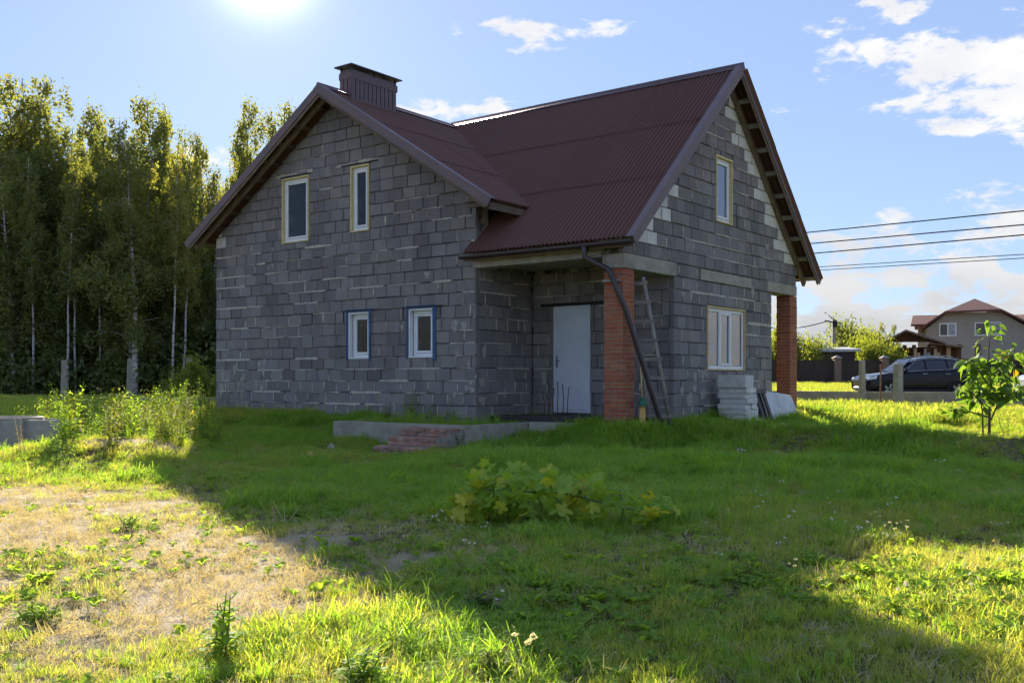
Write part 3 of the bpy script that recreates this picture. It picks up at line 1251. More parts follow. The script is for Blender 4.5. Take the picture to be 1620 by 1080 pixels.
# ---- windows and door
def window(F, hole, name, panes, foam=True, film=False, depth=.02, mull=True, label=None, timber=False, glass='glass'):
    a0, a1, z0, z1 = hole
    t = .068
    surround = 'pvc' if film else ('fresh_wood' if timber else 'foam')
    s = .045 if not film else .05
    sides = (s, s if not film else .035)
    m = MB()

    def bar(m, x0, x1, q0, q1, d0, d1):
        p0, p1 = F.p(x0, d0, q0), F.p(x1, d1, q1)
        m.box([min(a, b) for a, b in zip(p0, p1)], [max(a, b) for a, b in zip(p0, p1)])
    w = MB()
    A0, A1, Z0, Z1 = a0 + s, a1 - s * .6, z0 + .03, z1 - s
    d0, d1 = depth, depth + .07
    for x0, x1, q0, q1 in ((A0, A0 + t, Z0, Z1), (A1 - t, A1, Z0, Z1), (A0 + t, A1 - t, Z0, Z0 + t), (A0 + t, A1 - t, Z1 - t, Z1)):
        bar(w, x0, x1, q0, q1, d0, d1)
    wo_ = w.build(name, 'pvc', house)
    b = wo_.modifiers.new('bevel', 'BEVEL')
    b.width = .006
    if label:
        wo_['label'] = label
    m = MB()
    for x0, x1, q0, q1 in ((a0 + .004, A0 - .002, z0 + .004, z1 - .004), (A1 + .002, a1 - .004, z0 + .004, z1 - .004), (A0 - .002, A1 + .002, Z1 + .002, z1 - .004), (A0 - .002, A1 + .002, z0 + .004, Z0 - .002)):
        bar(m, x0, x1, q0, q1, -.012 if (timber or foam) and not film else .002, .09)
    m.build('frame_surround', surround, wo_)
    n = len(panes)
    xs = [A0 + t]
    for p in panes:
        xs.append(xs[-1] + p * (A1 - A0 - 2 * t))
    for i in range(n):
        x0, x1 = xs[i] + (.018 if i else 0), xs[i + 1] - (.018 if i < n - 1 else 0)
        if i < n - 1:
            mm = MB()
            bar(mm, xs[i + 1] - .018, xs[i + 1] + .018, Z0 + t, Z1 - t, d0 - .004, d1 - .004)
            mm.build('mullion', 'pvc', wo_)
        sash = (n == 1) or (n == 3 and i == 1)
        k = .05 if sash else .012
        if sash:
            mm = MB()
            for q in ((x0 + .004, x0 + k, Z0 + t + .004, Z1 - t - .004), (x1 - k, x1 - .004, Z0 + t + .004, Z1 - t - .004), (x0 + k, x1 - k, Z0 + t + .004, Z0 + t + k), (x0 + k, x1 - k, Z1 - t - k, Z1 - t - .004)):
                bar(mm, *q, d0 - .014, d1 - .02)
            so = mm.build('sash', 'pvc', wo_)
            b = so.modifiers.new('bevel', 'BEVEL')
            b.width = .006
        pm = MB()
        bar(pm, x0 + k - .006, x1 - k + .006, Z0 + t + k - .006, Z1 - t - k + .006, d0 + .02, d0 + .028)
        pm.build('pane', glass, wo_)
    return wo_


window(FA, WIN_A[0], 'window', [1.0], depth=.05)
window(FA, WIN_A[1], 'window', [1.0], depth=.05)
for k in (2, 3):
    w = window(FA, WIN_A[k], 'window', [1.0], film=True, depth=.10, label='narrow white window with blue film around it')
    a0, a1, z0, z1 = WIN_A[k]
    # blue waterproof film laid round the opening
    m = MB()
    m.box((a0 - .045, -.0205, z0 - .02), (a0 + .004, -.013, z1 + .03))
    m.box((a1 - .004, -.0205, z0 - .05), (a1 + .055 + .03 * (k == 3), -.013, z1 + .03))
    m.box((a0 - .06, -.0215, z1 - .01), (a1 + .1, -.014, z1 + .05))
    m.build('blue_film_strip', 'blue_film', w)
    m = MB()
    m.box((a0 - .18, -.026, z1 + .012), (a1 + .28, -.0225, z1 + .035))
    m.box((a0 - .14, -.0245, z1 - .22), (a0 - .11, -.0222, z1 + .011))
    m.build('bitumen_strip', 'dark_bitumen', w)
window(FB, WIN_B[0], 'window', [.31, .34, .35], timber=True, depth=.03, glass='coated_glass')
window(FB, WIN_B[1], 'window', [1.0], depth=.06, glass='coated_glass')

d = boxpart('door', 'door_paint', (DOOR[0] + .045, 1.835, DOOR[2] + .06), (DOOR[1] - .045, 1.885, DOOR[3] - .045), house, .006)
m = MB()
m.box((DOOR[0], 1.845, DOOR[2]), (DOOR[0] + .042, 1.93, DOOR[3]))
m.box((DOOR[1] - .042, 1.845, DOOR[2]), (DOOR[1], 1.93, DOOR[3]))
m.box((DOOR[0] + .042, 1.845, DOOR[3] - .042), (DOOR[1] - .042, 1.93, DOOR[3]))
m.box((DOOR[0] + .042, 1.82, DOOR[2]), (DOOR[1] - .042, 1.93, DOOR[2] + .055))
m.build('door_frame', 'door_paint', d)
m = MB()
m.box((DOOR[0] + .075, 1.826, 1.02), (DOOR[0] + .115, 1.834, 1.26))
m.tube([(DOOR[0] + .095, 1.83, 1.16), (DOOR[0] + .095, 1.785, 1.16), (DOOR[0] + .21, 1.782, 1.155)], .009, 6)
m.build('door_handle', 'chrome', d)


# ---- roofs
def corrug_mesh(name, width, length, pitch=.095, amp=.034, nl=1):
    """lies in local xy: x across the waves, y up the slope, z out; starts at origin"""
    n = int(round(width / pitch)) * 10
    xs = [width * i / n for i in range(n + 1)]
    zs = [amp * (2 * abs(math.cos(math.pi * x / pitch)) ** .85 - 1) for x in xs]
    m = MB()
    vs, fs = [], []
    for y in [length * j / nl for j in range(nl + 1)]:
        for x, z in zip(xs, zs):
            vs.append((x, y, z))
    w = n + 1
    for j in range(nl):
        for i in range(n):
            fs.append((j * w + i, j * w + i + 1, (j + 1) * w + i + 1, (j + 1) * w + i))
    o = len(vs)
    vs2 = [(x, y, z - .005) for x, y, z in vs]
    fs2 = [tuple(o + q for q in f[::-1]) for f in fs]
    lip = [(i, o + i, o + i + 1, i + 1) for i in range(n)]
    m.add(vs + vs2, fs + fs2 + lip)
    return m.mesh(name, 'roof_sheet', False)


ROWS = 3


def slope_frame(origin, along, up):
    a = Vector(along).normalized()
    u = Vector(up).normalized()
    n = a.cross(u)
    return Matrix(((a.x, u.x, n.x, origin[0]), (a.y, u.y, n.y, origin[1]), (a.z, u.z, n.z, origin[2]), (0, 0, 0, 1)))


MESHC = {}


def lay_roof(parent, origin, along, up, L_along, L_up, starts, rows=ROWS, wd=.95, seed=0):
    """sheets in rows up the slope; starts gives for each row where along the eave it begins"""
    r = random.Random(seed)
    fr = slope_frame(origin, along, up)
    rl = L_up / rows
    for i in range(rows):
        x = L_along
        while x > starts[i] + .02:
            w = wd if x - wd > starts[i] - .3 else max(.19, math.ceil((x - starts[i]) / .095) * .095)
            ln = rl + .14 if i < rows - 1 else rl + .05      # the top row stops short of the ridge
            key = (round(w, 3), round(ln, 3))
            if key not in MESHC:
                MESHC[key] = corrug_mesh('sheet', w, ln)
            o = link('sheet', MESHC[key], parent)
            tilt = -.016 / (rl + .14)
            o.matrix_parent_inverse = Matrix()
            loc = fr @ Matrix.Translation((x - w, i * rl - (0.0 if i == 0 else .07), (.032) + r.uniform(-.002, .002))) @ Matrix.Rotation(tilt + r.uniform(-.0006, .0006), 4, 'X')
            o.matrix_local = loc
            x -= w
    return fr


def battens(parent, fr, x0, x1, ys, th=.05, wdt=.10, drop=-.0, mat='old_wood', name='batten'):
    for y in ys:
        m = MB()
        m.box((x0, y - wdt / 2, drop - th), (x1, y + wdt / 2, drop))
        m.v = [tuple(fr @ Vector(p)) for p in m.v]
        m.build(name, mat, parent)


def deck(fr, x0, x1, y0, y1, z0, z1, name, parent, mat):
    m = MB()
    m.box((x0, y0, z0), (x1, y1, z1))
    m.v = [tuple(fr @ Vector(p)) for p in m.v]
    return m.build(name, mat, parent)


wl = math.hypot(W_EX, W_RZ - W_EZ)
ml = math.hypot(M_EY, M_RZ - M_EZ)
wing_roof = link('wing_roof', None, house)
main_roof = link('main_roof', None, house)
wc, ws = W_EX / wl, (W_RZ - W_EZ) / wl
mc, ms = M_EY / ml, (M_RZ - M_EZ) / ml
# right slope of the wing: along = -y? keep normal upward: along x up must point out
fw_r = lay_roof(wing_roof, (W_RX + W_EX, W_Y0, W_EZ), (0, 1, 0), (-wc, 0, ws), 5.7, wl, [0, 0, 0], seed=1)
fw_l = lay_roof(wing_roof, (W_RX - W_EX, W_Y1, W_EZ - .035), (0, -1, 0), (wc, 0, ws), W_Y1 - W_Y0, wl, [0, 0, 0], seed=2)
fm_f = lay_roof(main_roof, (-5.0, M_RY - M_EY, M_EZ), (1, 0, 0), (0, mc, ms), M_X1 + 5.0, ml, [4.88, 2.75, .75], seed=3)
fm_b = lay_roof(main_roof, (M_X1, M_RY + M_EY, M_EZ - .035), (-1, 0, 0), (0, -mc, ms), M_X1 + 4.0, ml, [0, 0, 0], seed=4)
# unseen boards added inside the walls to keep light out of the attic
deck(fw_r, .62, 5.6, .55, wl - .1, -.10, -.07, 'light_seal_boards', wing_roof, 'old_wood')
deck(fw_l, .62, 8.3, .55, wl - .1, -.10, -.07, 'light_seal_boards', wing_roof, 'old_wood')
deck(fm_f, 5.0, 8.2, .40, ml * .5, -.10, -.07, 'light_seal_boards', main_roof, 'old_wood')
deck(fm_f, 2.0, 8.2, ml * .5, ml - .1, -.10, -.07, 'light_seal_boards', main_roof, 'old_wood')
deck(fm_b, .5, 7.4, .45, ml - .1, -.10, -.07, 'light_seal_boards', main_roof, 'old_wood')
by_w = [.12 + i * .62 for i in range(9)]
by_m = [.10 + i * .64 for i in range(10)]
battens(wing_roof, fw_l, 8.05, 9.02, by_w)
battens(wing_roof, fw_r, .03, 1.3, by_w)
battens(main_roof, fm_f, 7.9, 8.66, by_m, mat='grey_wood')
battens(main_roof, fm_b, .03, 1.0, by_m, mat='grey_wood')
# outer rafters of the overhangs
deck(fw_l, 8.82, 8.87, .02, wl, -.18, -.052, 'rafter', wing_roof, 'old_wood')
deck(fw_r, .17, .22, .02, wl, -.18, -.052, 'rafter', wing_roof, 'old_wood')
deck(fm_b, .30, .36, .02, ml - .05, -.2, -.052, 'rafter', main_roof, 'old_wood')
deck(fm_f, 8.34, 8.40, .02, ml - .05, -.2, -.052, 'rafter', main_roof, 'old_wood')
# edge boards and metal verge trim
deck(fw_l, 9.04, 9.062, 0, wl + .02, -.16, -.02, 'verge_board', wing_roof, 'old_wood')
deck(fw_r, -.015, .007, 0, wl + .02, -.16, -.02, 'verge_board', wing_roof, 'old_wood')
deck(fm_b, -.01, .014, 0, ml + .02, -.16, -.02, 'verge_board', main_roof, 'old_wood')


def verge(fr, x, sgn, L, parent):
    """L-shaped metal strip: a face board and a flap over the sheets"""
    m = MB()
    m.box((min(x, x + sgn * .018), -.05, -.10), (max(x, x + sgn * .018), L + .03, .068))
    a, b = sorted((x + sgn * .018, x - sgn * .13))
    m.box((a, -.05, .0685), (b, L + .03, .079))
    m.v = [tuple(fr @ Vector(p)) for p in m.v]
    return m.build('verge_trim', 'trim_metal', parent)


verge(fw_l, 9.065, 1, wl, wing_roof)
verge(fw_r, -.018, -1, wl, wing_roof)
verge(fm_f, 8.71, 1, ml, main_roof)
verge(fm_b, -.013, -1, ml, main_roof)


def ridge(p0, p1, da, db, parent):
    """ridge cap: two flaps and a round top"""
    m = MB()
    p0, p1, da, db = Vector(p0), Vector(p1), Vector(da), Vector(db)
    up = Vector((0, 0, 1))
    for d in (da, db):
        d = d.normalized()
        nn = up * .012
        a, b = p0 + up * .075, p1 + up * .075
        m.hexa([a, b, b + d * .16 - up * .0, a + d * .16, a + nn, b + nn, b + d * .16 + nn, a + d * .16 + nn])
    hz = Vector((da.x, da.y, 0)).normalized() * .045      # filler board added to block sky light through the gap under the cap
    lo, hi = up * -.12, up * .074
    m.hexa([p0 - hz + lo, p1 - hz + lo, p1 + hz + lo, p0 + hz + lo, p0 - hz + hi, p1 - hz + hi, p1 + hz + hi, p0 + hz + hi])
    m.tube([p0 + up * .080, p1 + up * .080], .036, 10)
    m.build('ridge_cap', 'ridge_metal', parent, True)


ridge((W_RX, W_Y0 - .02, W_RZ), (W_RX, 4.3, W_RZ), (-wc, 0, -ws), (wc, 0, -ws), wing_roof)
ridge((-4.2, M_RY, M_RZ), (M_X1 + .03, M_RY, M_RZ), (0, -mc, -ms), (0, mc, -ms), main_roof)
# fascia boards
m = MB()
m.box((-.12, M_RY - M_EY + .02, M_EZ - .13), (M_X1 - .04, M_RY - M_EY + .045, M_EZ - .01))
m.build('fascia', 'old_wood', main_roof)
m = MB()
m.box((W_RX + W_EX - .05, W_Y0 + .05, W_EZ - .15), (W_RX + W_EX - .025, 1.0, W_EZ - .02))
m.build('fascia', 'old_wood', wing_roof)
# sloping soffit strut under the wing eave
m = MB()
m.hexa([(.02, -.30, 4.08), (.66, -.42, 4.06), (.66, -.36, 4.06), (.02, -.24, 4.08), (.02, -.30, 4.16), (.66, -.42, 4.12), (.66, -.36, 4.12), (.02, -.24, 4.16)])
m.build('soffit_strut', 'old_wood', wing_roof)

# gutter, half round, open on top
m = MB()
gyy, gzz = M_RY - M_EY - .045, M_EZ - .035
for k, (r0) in enumerate((.062, .057)):
    pass
x0g, x1g = -.16, M_X1 - .02
ring = []
vs, fs = [], []
for x in (x0g, x1g):
    for rr_, order in ((.064, 1), (.058, -1)):
        for i in range(9)[::order]:
            t = math.pi + math.pi * i / 8
            vs.append((x, gyy + math.cos(t) * rr_, gzz + math.sin(t) * rr_))
n = 18
for i in range(n):
    fs.append((i, (i + 1) % n, n + (i + 1) % n, n + i))
fs += [tuple(range(n)), tuple(range(n, 2 * n))[::-1]]
m.add(vs, fs)
m.build('gutter', 'gutter_metal', main_roof, True)
# downpipe: bent outlet on the gutter, then a loose length leaning on the column
m = MB()
o0 = (2.72, gyy, gzz - .06)
m.tube([(2.72, gyy, gzz - .03), (2.72, gyy, 3.0), (2.73, gyy + .0, 2.93), (3.10, -.14, 2.72), (3.16, -.14, 2.66), (3.22, -.13, 2.50), (3.41, -.03, 2.0), (3.75, .58, .08), (3.755, .59, .0)],
       [.066, .05, .05, .05, .05, .05, .05, .05, .05], 12)
m.build('downpipe', 'gutter_metal', main_roof, True)

# chimney clad in ribbed sheet with a flat cap
chim = MB()
cx0, cx1, cy0, cy1, cz0, cz1 = -4.19, -3.81, .30, 1.74, 6.5, 7.62
chim.box((cx0 + .02, cy0 + .02, cz0), (cx1 - .02, cy1 - .02, cz1 + .04))
yy = cy0
while yy < cy1 - .02:      # ribs on the long sides
    for xx, s in ((cx1 - .02, 1), (cx0 + .02, -1)):
        a, b = sorted((xx, xx + s * .02))
        chim.box((a, yy + .008, cz0), (b, min(yy + .115, cy1), cz1 - .16))
    yy += .13
xx = cx0
while xx < cx1 - .02:
    chim.box((xx + .008, cy0 + .0, cz0), (min(xx + .115, cx1), cy0 + .02, cz1 - .16))
    xx += .13
chim = chim.build('chimney', 'chimney_metal', house)
m = MB()
m.box((cx0 - .012, cy0 - .012, cz1 - .17), (cx1 + .012, cy1 + .012, cz1 - .02))
m.build('chimney_collar', 'chimney_metal', chim)
m = MB()
m.box((cx0 - .09, cy0 - .09, cz1 + .10), (cx1 + .09, cy1 + .09, cz1 + .125))
m.hexa([(cx0 - .06, cy0 - .06, cz1 + .125), (cx1 + .06, cy0 - .06, cz1 + .125), (cx1 + .06, cy1 + .06, cz1 + .125), (cx0 - .06, cy1 + .06, cz1 + .125),
        (-4.02, cy0 + .1, cz1 + .17), (-3.98, cy0 + .1, cz1 + .17), (-3.98, cy1 - .1, cz1 + .17), (-4.02, cy1 - .1, cz1 + .17)])
for yq in (cy0 + .03, (cy0 + cy1) / 2, cy1 - .03):
    for xq in (cx0 + .03, cx1 - .03):
        m.box((xq - .02, yq - .02, cz1 - .02), (xq + .02, yq + .02, cz1 + .10))
m.build('chimney_cap', 'gutter_metal', chim)
m = MB()
m.box((cx0 - .12, cy0 - .16, 6.80), (cx1 + .12, cy1 + .16, 6.98))
m.build('chimney_flashing', 'chimney_metal', chim)

# ------------------------------------------------------------------ terrace, steps, things by the house
terr = thing('concrete_terrace', 'low concrete terrace edging overgrown with weeds in front of the white door', 'terrace', (HC[0], HC[1], 0), HANG)
m = MB()
m.box((-2.14, -1.77, -.75), (1.20, -1.60, -.03))
m.build('retaining_edge', 'concrete', terr)
m = MB()
m.box((1.04, -1.598, -.75), (1.205, 1.84, -.035))
m.build('retaining_edge', 'concrete', terr)
m = MB()
m.box((-2.14, -1.598, -.75), (-1.99, -.06, -.04))
m.build('retaining_edge', 'concrete', terr)
m = MB()
m.box((-1.988, -1.598, -.75), (1.038, -.055, -.075))
m.box((.02, -.053, -.75), (1.038, 1.83, -.078))
m.build('fill', 'soil', terr)

rng.seed(40)
RODS = [(.86, .30, .52), (.94, .34, .46), (1.01, .40, .58), (1.07, .44, .72), (1.12, .56, .66), (1.16, .66, .60), (1.10, .10, .86)]
RODS.sort(key=lambda q: hw(q[0], q[1] + .8).x / hw(q[0], q[1] + .8).y)
for i, (a, b, hgt) in enumerate(RODS):
    p = hw(a, b + .8, -.08)
    mm = MB()
    mm.tube([p, p + Vector((rng.uniform(-.02, .02), rng.uniform(-.02, .02), hgt * .6 + .1)), p + Vector((rng.uniform(-.05, .05), rng.uniform(-.03, .03), hgt + .1))], .009, 6)
    tag(mm.build('rebar_rod', 'rebar'), 'thin rusty rebar rod before the white door, ' + ['first', 'second', 'third', 'fourth', 'fifth', 'sixth', 'seventh'][i] + ' from the left', 'rebar', 'rebar rods in front of the door')

steps = thing('brick_steps', 'three worn red brick steps up to the concrete terrace', 'steps', tuple(hw(0, -2.3, 0)), HANG)
so = Vector((0, -2.3, 0))
rng.seed(41)
# (x0,x1,y0,y1,ztop) in house axes
STEPS = [(-.02, 1.10, -2.78, -2.44, -.375), (.0, 1.16, -2.46, -2.10, -.225), (-.04, 1.19, -2.13, -1.775, -.075)]
for (x0, x1, y0, y1, zt_) in STEPS:
    core = boxpart('step', 'brick_mortar', (x0 + .012, y0 + .012 + 2.3, -.62), (x1 - .012, y1 + 2.3, zt_ - .012), steps)
    z = zt_
    for c in range(2):
        zc = z - .036 - c * .075
        x = x0 - (.06 if c else 0)
        while x < x1 - .05:
            w = .25 if (c == 1) else .125
            xa, xb = max(x, x0), min(x + w, x1)
            if xb - xa > .04:
                o = link('brick', BRICKS[rng.randrange(6)], core, ((xa + xb) / 2, y0 + 2.3 + .125 + rng.uniform(-.014, .010), zc + rng.uniform(-.008, .005)), (rng.uniform(-.03, .03), rng.uniform(-.03, .03), rng.uniform(-.04, .04)), (xb - xa - .01, .25, .066))
                setmat(o, 'brick_worn')
            x += w
        # side face bricks
        o = link('brick', BRICKS[rng.randrange(6)], core, (x0 + .064, (y0 + .255 + y1) / 2 + 2.3, zc), (0, 0, 0), (.12, max(.05, y1 - y0 - .26), .066))
        setmat(o, 'brick_worn')

# ladder leaning in the porch
lad = thing('wooden_ladder', 'grey wooden ladder leaning inside the porch behind the drainpipe', 'ladder')
lt, lb = Vector((2.36, 17.95, 2.62)), Vector((2.86, 17.95, -.05))
off = Vector((-E1[0], -E1[1], 0)) * .40
for o_ in (Vector((0, 0, 0)), off):
    m = MB()
    m.tube([lb + o_, lt + o_], [.042, .036], 8)
    m.build('rail', 'grey_wood', lad, True)
for k in range(8):
    t = .06 + k * .128
    p = lb.lerp(lt, t)
    m = MB()
    dirv = off.normalized()
    n_ = Vector((0.1, -.9, 0)).normalized()
    a, b = p - dirv * .06 + n_ * .03, p + off + dirv * .06 + n_ * .03
    q = [a + Vector((0, 0, -.025)), b + Vector((0, 0, -.025)), b + n_ * .025 + Vector((0, 0, -.025)), a + n_ * .025 + Vector((0, 0, -.025))]
    m.hexa(q + [v + Vector((0, 0, .065)) for v in q])
    m.build('rung', 'grey_wood', lad)

# broom standing by the column
bx, by_ = 2.30, 17.55
bz = gz1(bx, by_)
br = thing('straw_broom', 'broom with yellow bristles and green collar standing beside the brick column', 'broom', (bx, by_, bz))
m = MB()
m.hexa([(-.06, -.03, .0), (.055, -.03, .0), (.055, .03, .0), (-.06, .03, .0), (-.05, -.025, .46), (.045, -.025, .46), (.045, .025, .46), (-.05, .025, .46)])
m.build('bristles', 'yellow_wood', br)
m = MB()
m.lathe([(.075, .44), (.078, .50), (.05, .56), (.022, .59), (.018, .59)], seg=14)
m.build('collar', 'green_plastic', br, True)
m = MB()
m.tube([(0, 0, .5), (-.03, .01, 1.15)], .014, 8)
m.build('handle', 'fresh_wood', br, True)

# pile of white aerated blocks under the window
rng.seed(52)
base = hw(3.62, 4.05)
LAYW = ['bottom', 'second', 'third', 'fourth', 'fifth', 'sixth', 'seventh']
bw = MB()
bw.box((-.30, -.125, 0), (.30, .125, .10))
bmesh_wb = bw.mesh('white_block', 'white_block')


def wblock(s, u, z, rx=0, rz=0, label='', sc=(1, 1, 1)):
    p = hw(s, u, z)
    o = link('white_block', bmesh_wb, None, p, (rx, 0, HANG + rz), sc)
    b = o.modifiers.new('bevel', 'BEVEL')
    b.width = .008
    tag(o, label, 'block', 'white blocks stacked under the window')


z0 = -.13
for l in range(7):
    for k in range(2 if l < 7 else 1):
        wblock(3.86 + rng.uniform(-.03, .03), 3.445 + k * .262 + rng.uniform(-.015, .015), z0 + l * .106, 0, rng.uniform(-.03, .03),
               f'white aerated block in the {LAYW[l]} layer of the stack, ' + ('on its near side' if k == 0 else 'on its far side'))
zt_ = z0 + 7 * .106
for k in range(4):
    p = hw(3.86, 3.375 + k * .108 + .012)
    wblock(3.86 + rng.uniform(-.02, .02), 3.375 + k * .108, zt_ + .125, R(90), rng.uniform(-.01, .01), f'white block on edge atop the stack, {["first", "second", "third", "fourth"][k]} from the door side')
for k in range(2):
    wblock(3.80 + rng.uniform(-.03, .03), 3.96 + k * .27, z0 + .0, 0, rng.uniform(-.05, .05), f'white aerated block low at the rear of the stack, {["nearer", "farther"][k]} one')
for k in range(2):
    wblock(3.80, 3.92 + k * .11, z0 + .106 + .125, R(90), .02, f'white aerated block on edge at the rear of the stack, lower {["nearer", "farther"][k]} one')
    wblock(3.78, 3.92 + k * .11, z0 + .36 + .125, R(90), -.03, f'white aerated block on edge at the rear of the stack, upper {["nearer", "farther"][k]} one')

# boards leaning by the stack
wp0, wp1 = hw(4.06, 4.80), hw(4.0, 6.73)
zb = -.25
m = MB()
back_ = Vector((-E1[0], -E1[1], 0)) * .22
a, b = Vector((wp0.x, wp0.y, zb)), Vector((wp1.x, wp1.y, zb))
c, d_ = Vector((wp1.x, wp1.y, .42)) + back_ * .9 - Vector((E2[0], E2[1], 0)) * .22, Vector((wp0.x, wp0.y, .56)) + back_ - Vector((E2[0], E2[1], 0)) * .12
nn = Vector((-E1[0], -E1[1], .35)).normalized() * .03
m.hexa([a, b, b + nn, a + nn, d_, c, c + nn, d_ + nn])
tag(m.build('white_board', 'white_board'), 'dirty white board leaning beside the stack of white blocks', 'board')
fr_ = thing('timber_doorway', 'dark weathered wooden door frame leaning between white blocks and white board', 'frame', tuple(hw(4.02, 4.28, 0)), HANG)
for (y0, y1, nm) in ((.02, .12, 'upright'), (.40, .52, 'upright')):
    m = MB()
    m.hexa([(.12, y0, -.25), (.16, y0, -.25), (.16, y1, -.25), (.12, y1, -.25), (-.12, y0 - .06, .50), (-.08, y0 - .06, .50), (-.08, y1 - .06, .50), (-.12, y1 - .06, .50)])
    m.build(nm, 'dark_board', fr_)
m = MB()
m.hexa([(-.09, -.08, .49), (-.05, -.08, .49), (-.05, .50, .49), (-.09, .50, .49), (-.12, -.08, .58), (-.08, -.08, .58), (-.08, .50, .58), (-.12, .50, .58)])
m.build('head_rail', 'dark_board', fr_)
m = MB()
m.hexa([(.05, .10, -.25), (.07, .10, -.25), (.07, .42, -.25), (.05, .42, -.25), (-.17, .05, .50), (-.15, .05, .50), (-.15, .36, .50), (-.17, .36, .50)])
m.build('panel', 'dark_bitumen', fr_)


def rock(name, loc, sx, sy, sz, label, mat='stone', seed=0, cat='stone'):
    r = random.Random(seed)
    bm = bmesh.new()
    bmesh.ops.create_icosphere(bm, subdivisions=3, radius=1)
    ks = [(Vector((r.uniform(-1, 1), r.uniform(-1, 1), r.uniform(-1, 1))).normalized(), r.uniform(.55, .9)) for _ in range(9)]
    for v in bm.verts:
        for n_, dd in ks:
            t = v.co.dot(n_)
            if t > dd:
                v.co -= n_ * (t - dd) * .85
        v.co *= 1 + r.uniform(-.02, .02)
    for v in bm.verts:
        v.co = Vector((v.co.x * sx, v.co.y * sy, v.co.z * sz))
    me_ = bpy.data.meshes.new(name)
    bm.to_mesh(me_)
    bm.free()
    me_.materials.append(MATS[mat])
    return tag(link(name, me_, None, loc, (0, 0, r.uniform(0, 3))), label, cat)


def gp(px, py):
    """ground point seen at a place of the photo: used once, to measure where things stand"""
    z = -.3
    for _ in range(30):
        y = 1575 * (EYE - z) / max(py - 601, 4)
        x = (px - 810) / 1575 * y
        z = z * .5 + gz1(x, y) * .5
    return x, y, z


x, y, z = gp(1172, 688)
rock('stone', (x, y, z + .08), .24, .17, .17, 'grey and tan boulder in the grass before the white block stack', seed=3)
x, y, z = gp(1050, 694)
rock('stone', (x, y, z + .03), .22, .12, .07, 'flat brown stone in the grass right of the brick column', 'brick', seed=5)
x, y, z = gp(524, 712)
rock('stone', (x, y, z + .04), .09, .07, .09, 'small pale stone left of the brick steps', 'concrete', seed=6)
x, y, z = gp(105, 802)
rock('stone', (x, y, z + .01), .13, .07, .03, 'flat pale stone on the bare soil at left', 'concrete', seed=8)
x, y, z = gp(360, 706)
rock('stone', (x, y, z + .0), .42, .14, .09, 'long earth-covered concrete lump before the gable wall', 'stone', seed=9)
x, y, z = gp(491, 732)
m = MB()
m.box((-.035, -.02, -.1), (.035, .02, .17))
tag(m.build('wooden_peg', 'yellow_wood', None, loc=(x, y, z)), 'short wooden peg standing in the shaded grass', 'peg')

# concrete well rings at the left
for (px, rad, top, lab) in ((8, .62, .13, 'concrete well ring at the left edge of the picture'), (83, .46, .09, 'smaller concrete well ring beside weeds at left')):
    x = (px - 810) / 1575 * 17.2
    zz = gz1(x, 17.2)
    m = MB()
    h = top - zz + .12
    m.lathe([(rad, 0), (rad, h - .015), (rad - .015, h), (rad - .08, h), (rad - .09, h - .02), (rad - .09, 0)], seg=36)
    o = m.build('well_ring', 'concrete', None, True, loc=(x, 17.2, zz - .12))
    o.data.polygons.foreach_set('use_smooth', [True] * len(o.data.polygons))
    tag(o, lab, 'well ring')

# ------------------------------------------------------------------ plot edge: posts, low plinth, fence of neighbours
fence_posts = [(100, 30.0, .17, 1.42, 'concrete fence post furthest left before the forest'), (204, 29.0, .17, 1.42, 'concrete fence post before the white birch trunk'),
               (298, 34.0, .2, 1.5, 'concrete fence post close to the house corner, half hidden by a bush'),
               (1420, 27.5, .22, 1.30, 'concrete fence post in front of the black car doors'), (1364, 29.0, .16, 1.36, 'concrete fence post in front of the black car bonnet')]
for px, yy, w, h, lab in fence_posts:
    x = (px - 810) / 1575 * yy
    z = gz1(x, yy)
    m = MB()
    m.hexa([(-w / 2, -w / 2, -.2), (w / 2, -w / 2, -.2), (w / 2, w / 2, -.2), (-w / 2, w / 2, -.2), (-w / 2 * .85, -w / 2 * .85, h), (w / 2 * .85, -w / 2 * .85, h), (w / 2 * .85, w / 2 * .85, h), (-w / 2 * .85, w / 2 * .85, h)])
    o = m.build('fence_post', 'concrete', None, loc=(x, yy, z), rot=(R(rng.uniform(-1, 1)), R(rng.uniform(-1.5, 1.5)), R(25)))
    b = o.modifiers.new('bevel', 'BEVEL')
    b.width = .012
    tag(o, lab, 'post', 'bare concrete fence posts')
x = (1393 - 810) / 1575 * 28
m = MB()
m.tube([(x, 28, gz1(x, 28) - .1), (x + .01, 28, gz1(x, 28) + 1.25)], .022, 7)
m.tube([(x, 28, gz1(x, 28) + 1.02), (x + .45, 27.8, gz1(x, 28) + 1.02)], .012, 6)
tag(m.build('rusty_pole', 'rust'), 'thin rusty steel pole between two concrete posts', 'pole')
# concrete plinth strips between the posts
for (x0, y0, x1, y1, top, lab) in ((7.6, 31.5, 12.6, 27.2, .43, 'low concrete fence plinth before the black car'), (12.75, 27.3, 19.5, 22.5, .44, 'low concrete fence plinth behind the young tree'),
                                   (-24, 29.5, -13.0, 30.5, .12, 'low concrete fence plinth at far left before the forest')):
    m = MB()
    d_ = Vector((x1 - x0, y1 - y0, 0)).normalized()
    n_ = Vector((-d_.y, d_.x, 0)) * .1
    a, b = Vector((x0, y0, -.4)), Vector((x1, y1, -.4))
    q = [a - n_, b - n_, b + n_, a + n_]
    m.hexa(q + [Vector((v.x, v.y, top)) for v in q])
    tag(m.build('fence_plinth', 'concrete'), lab, 'plinth')
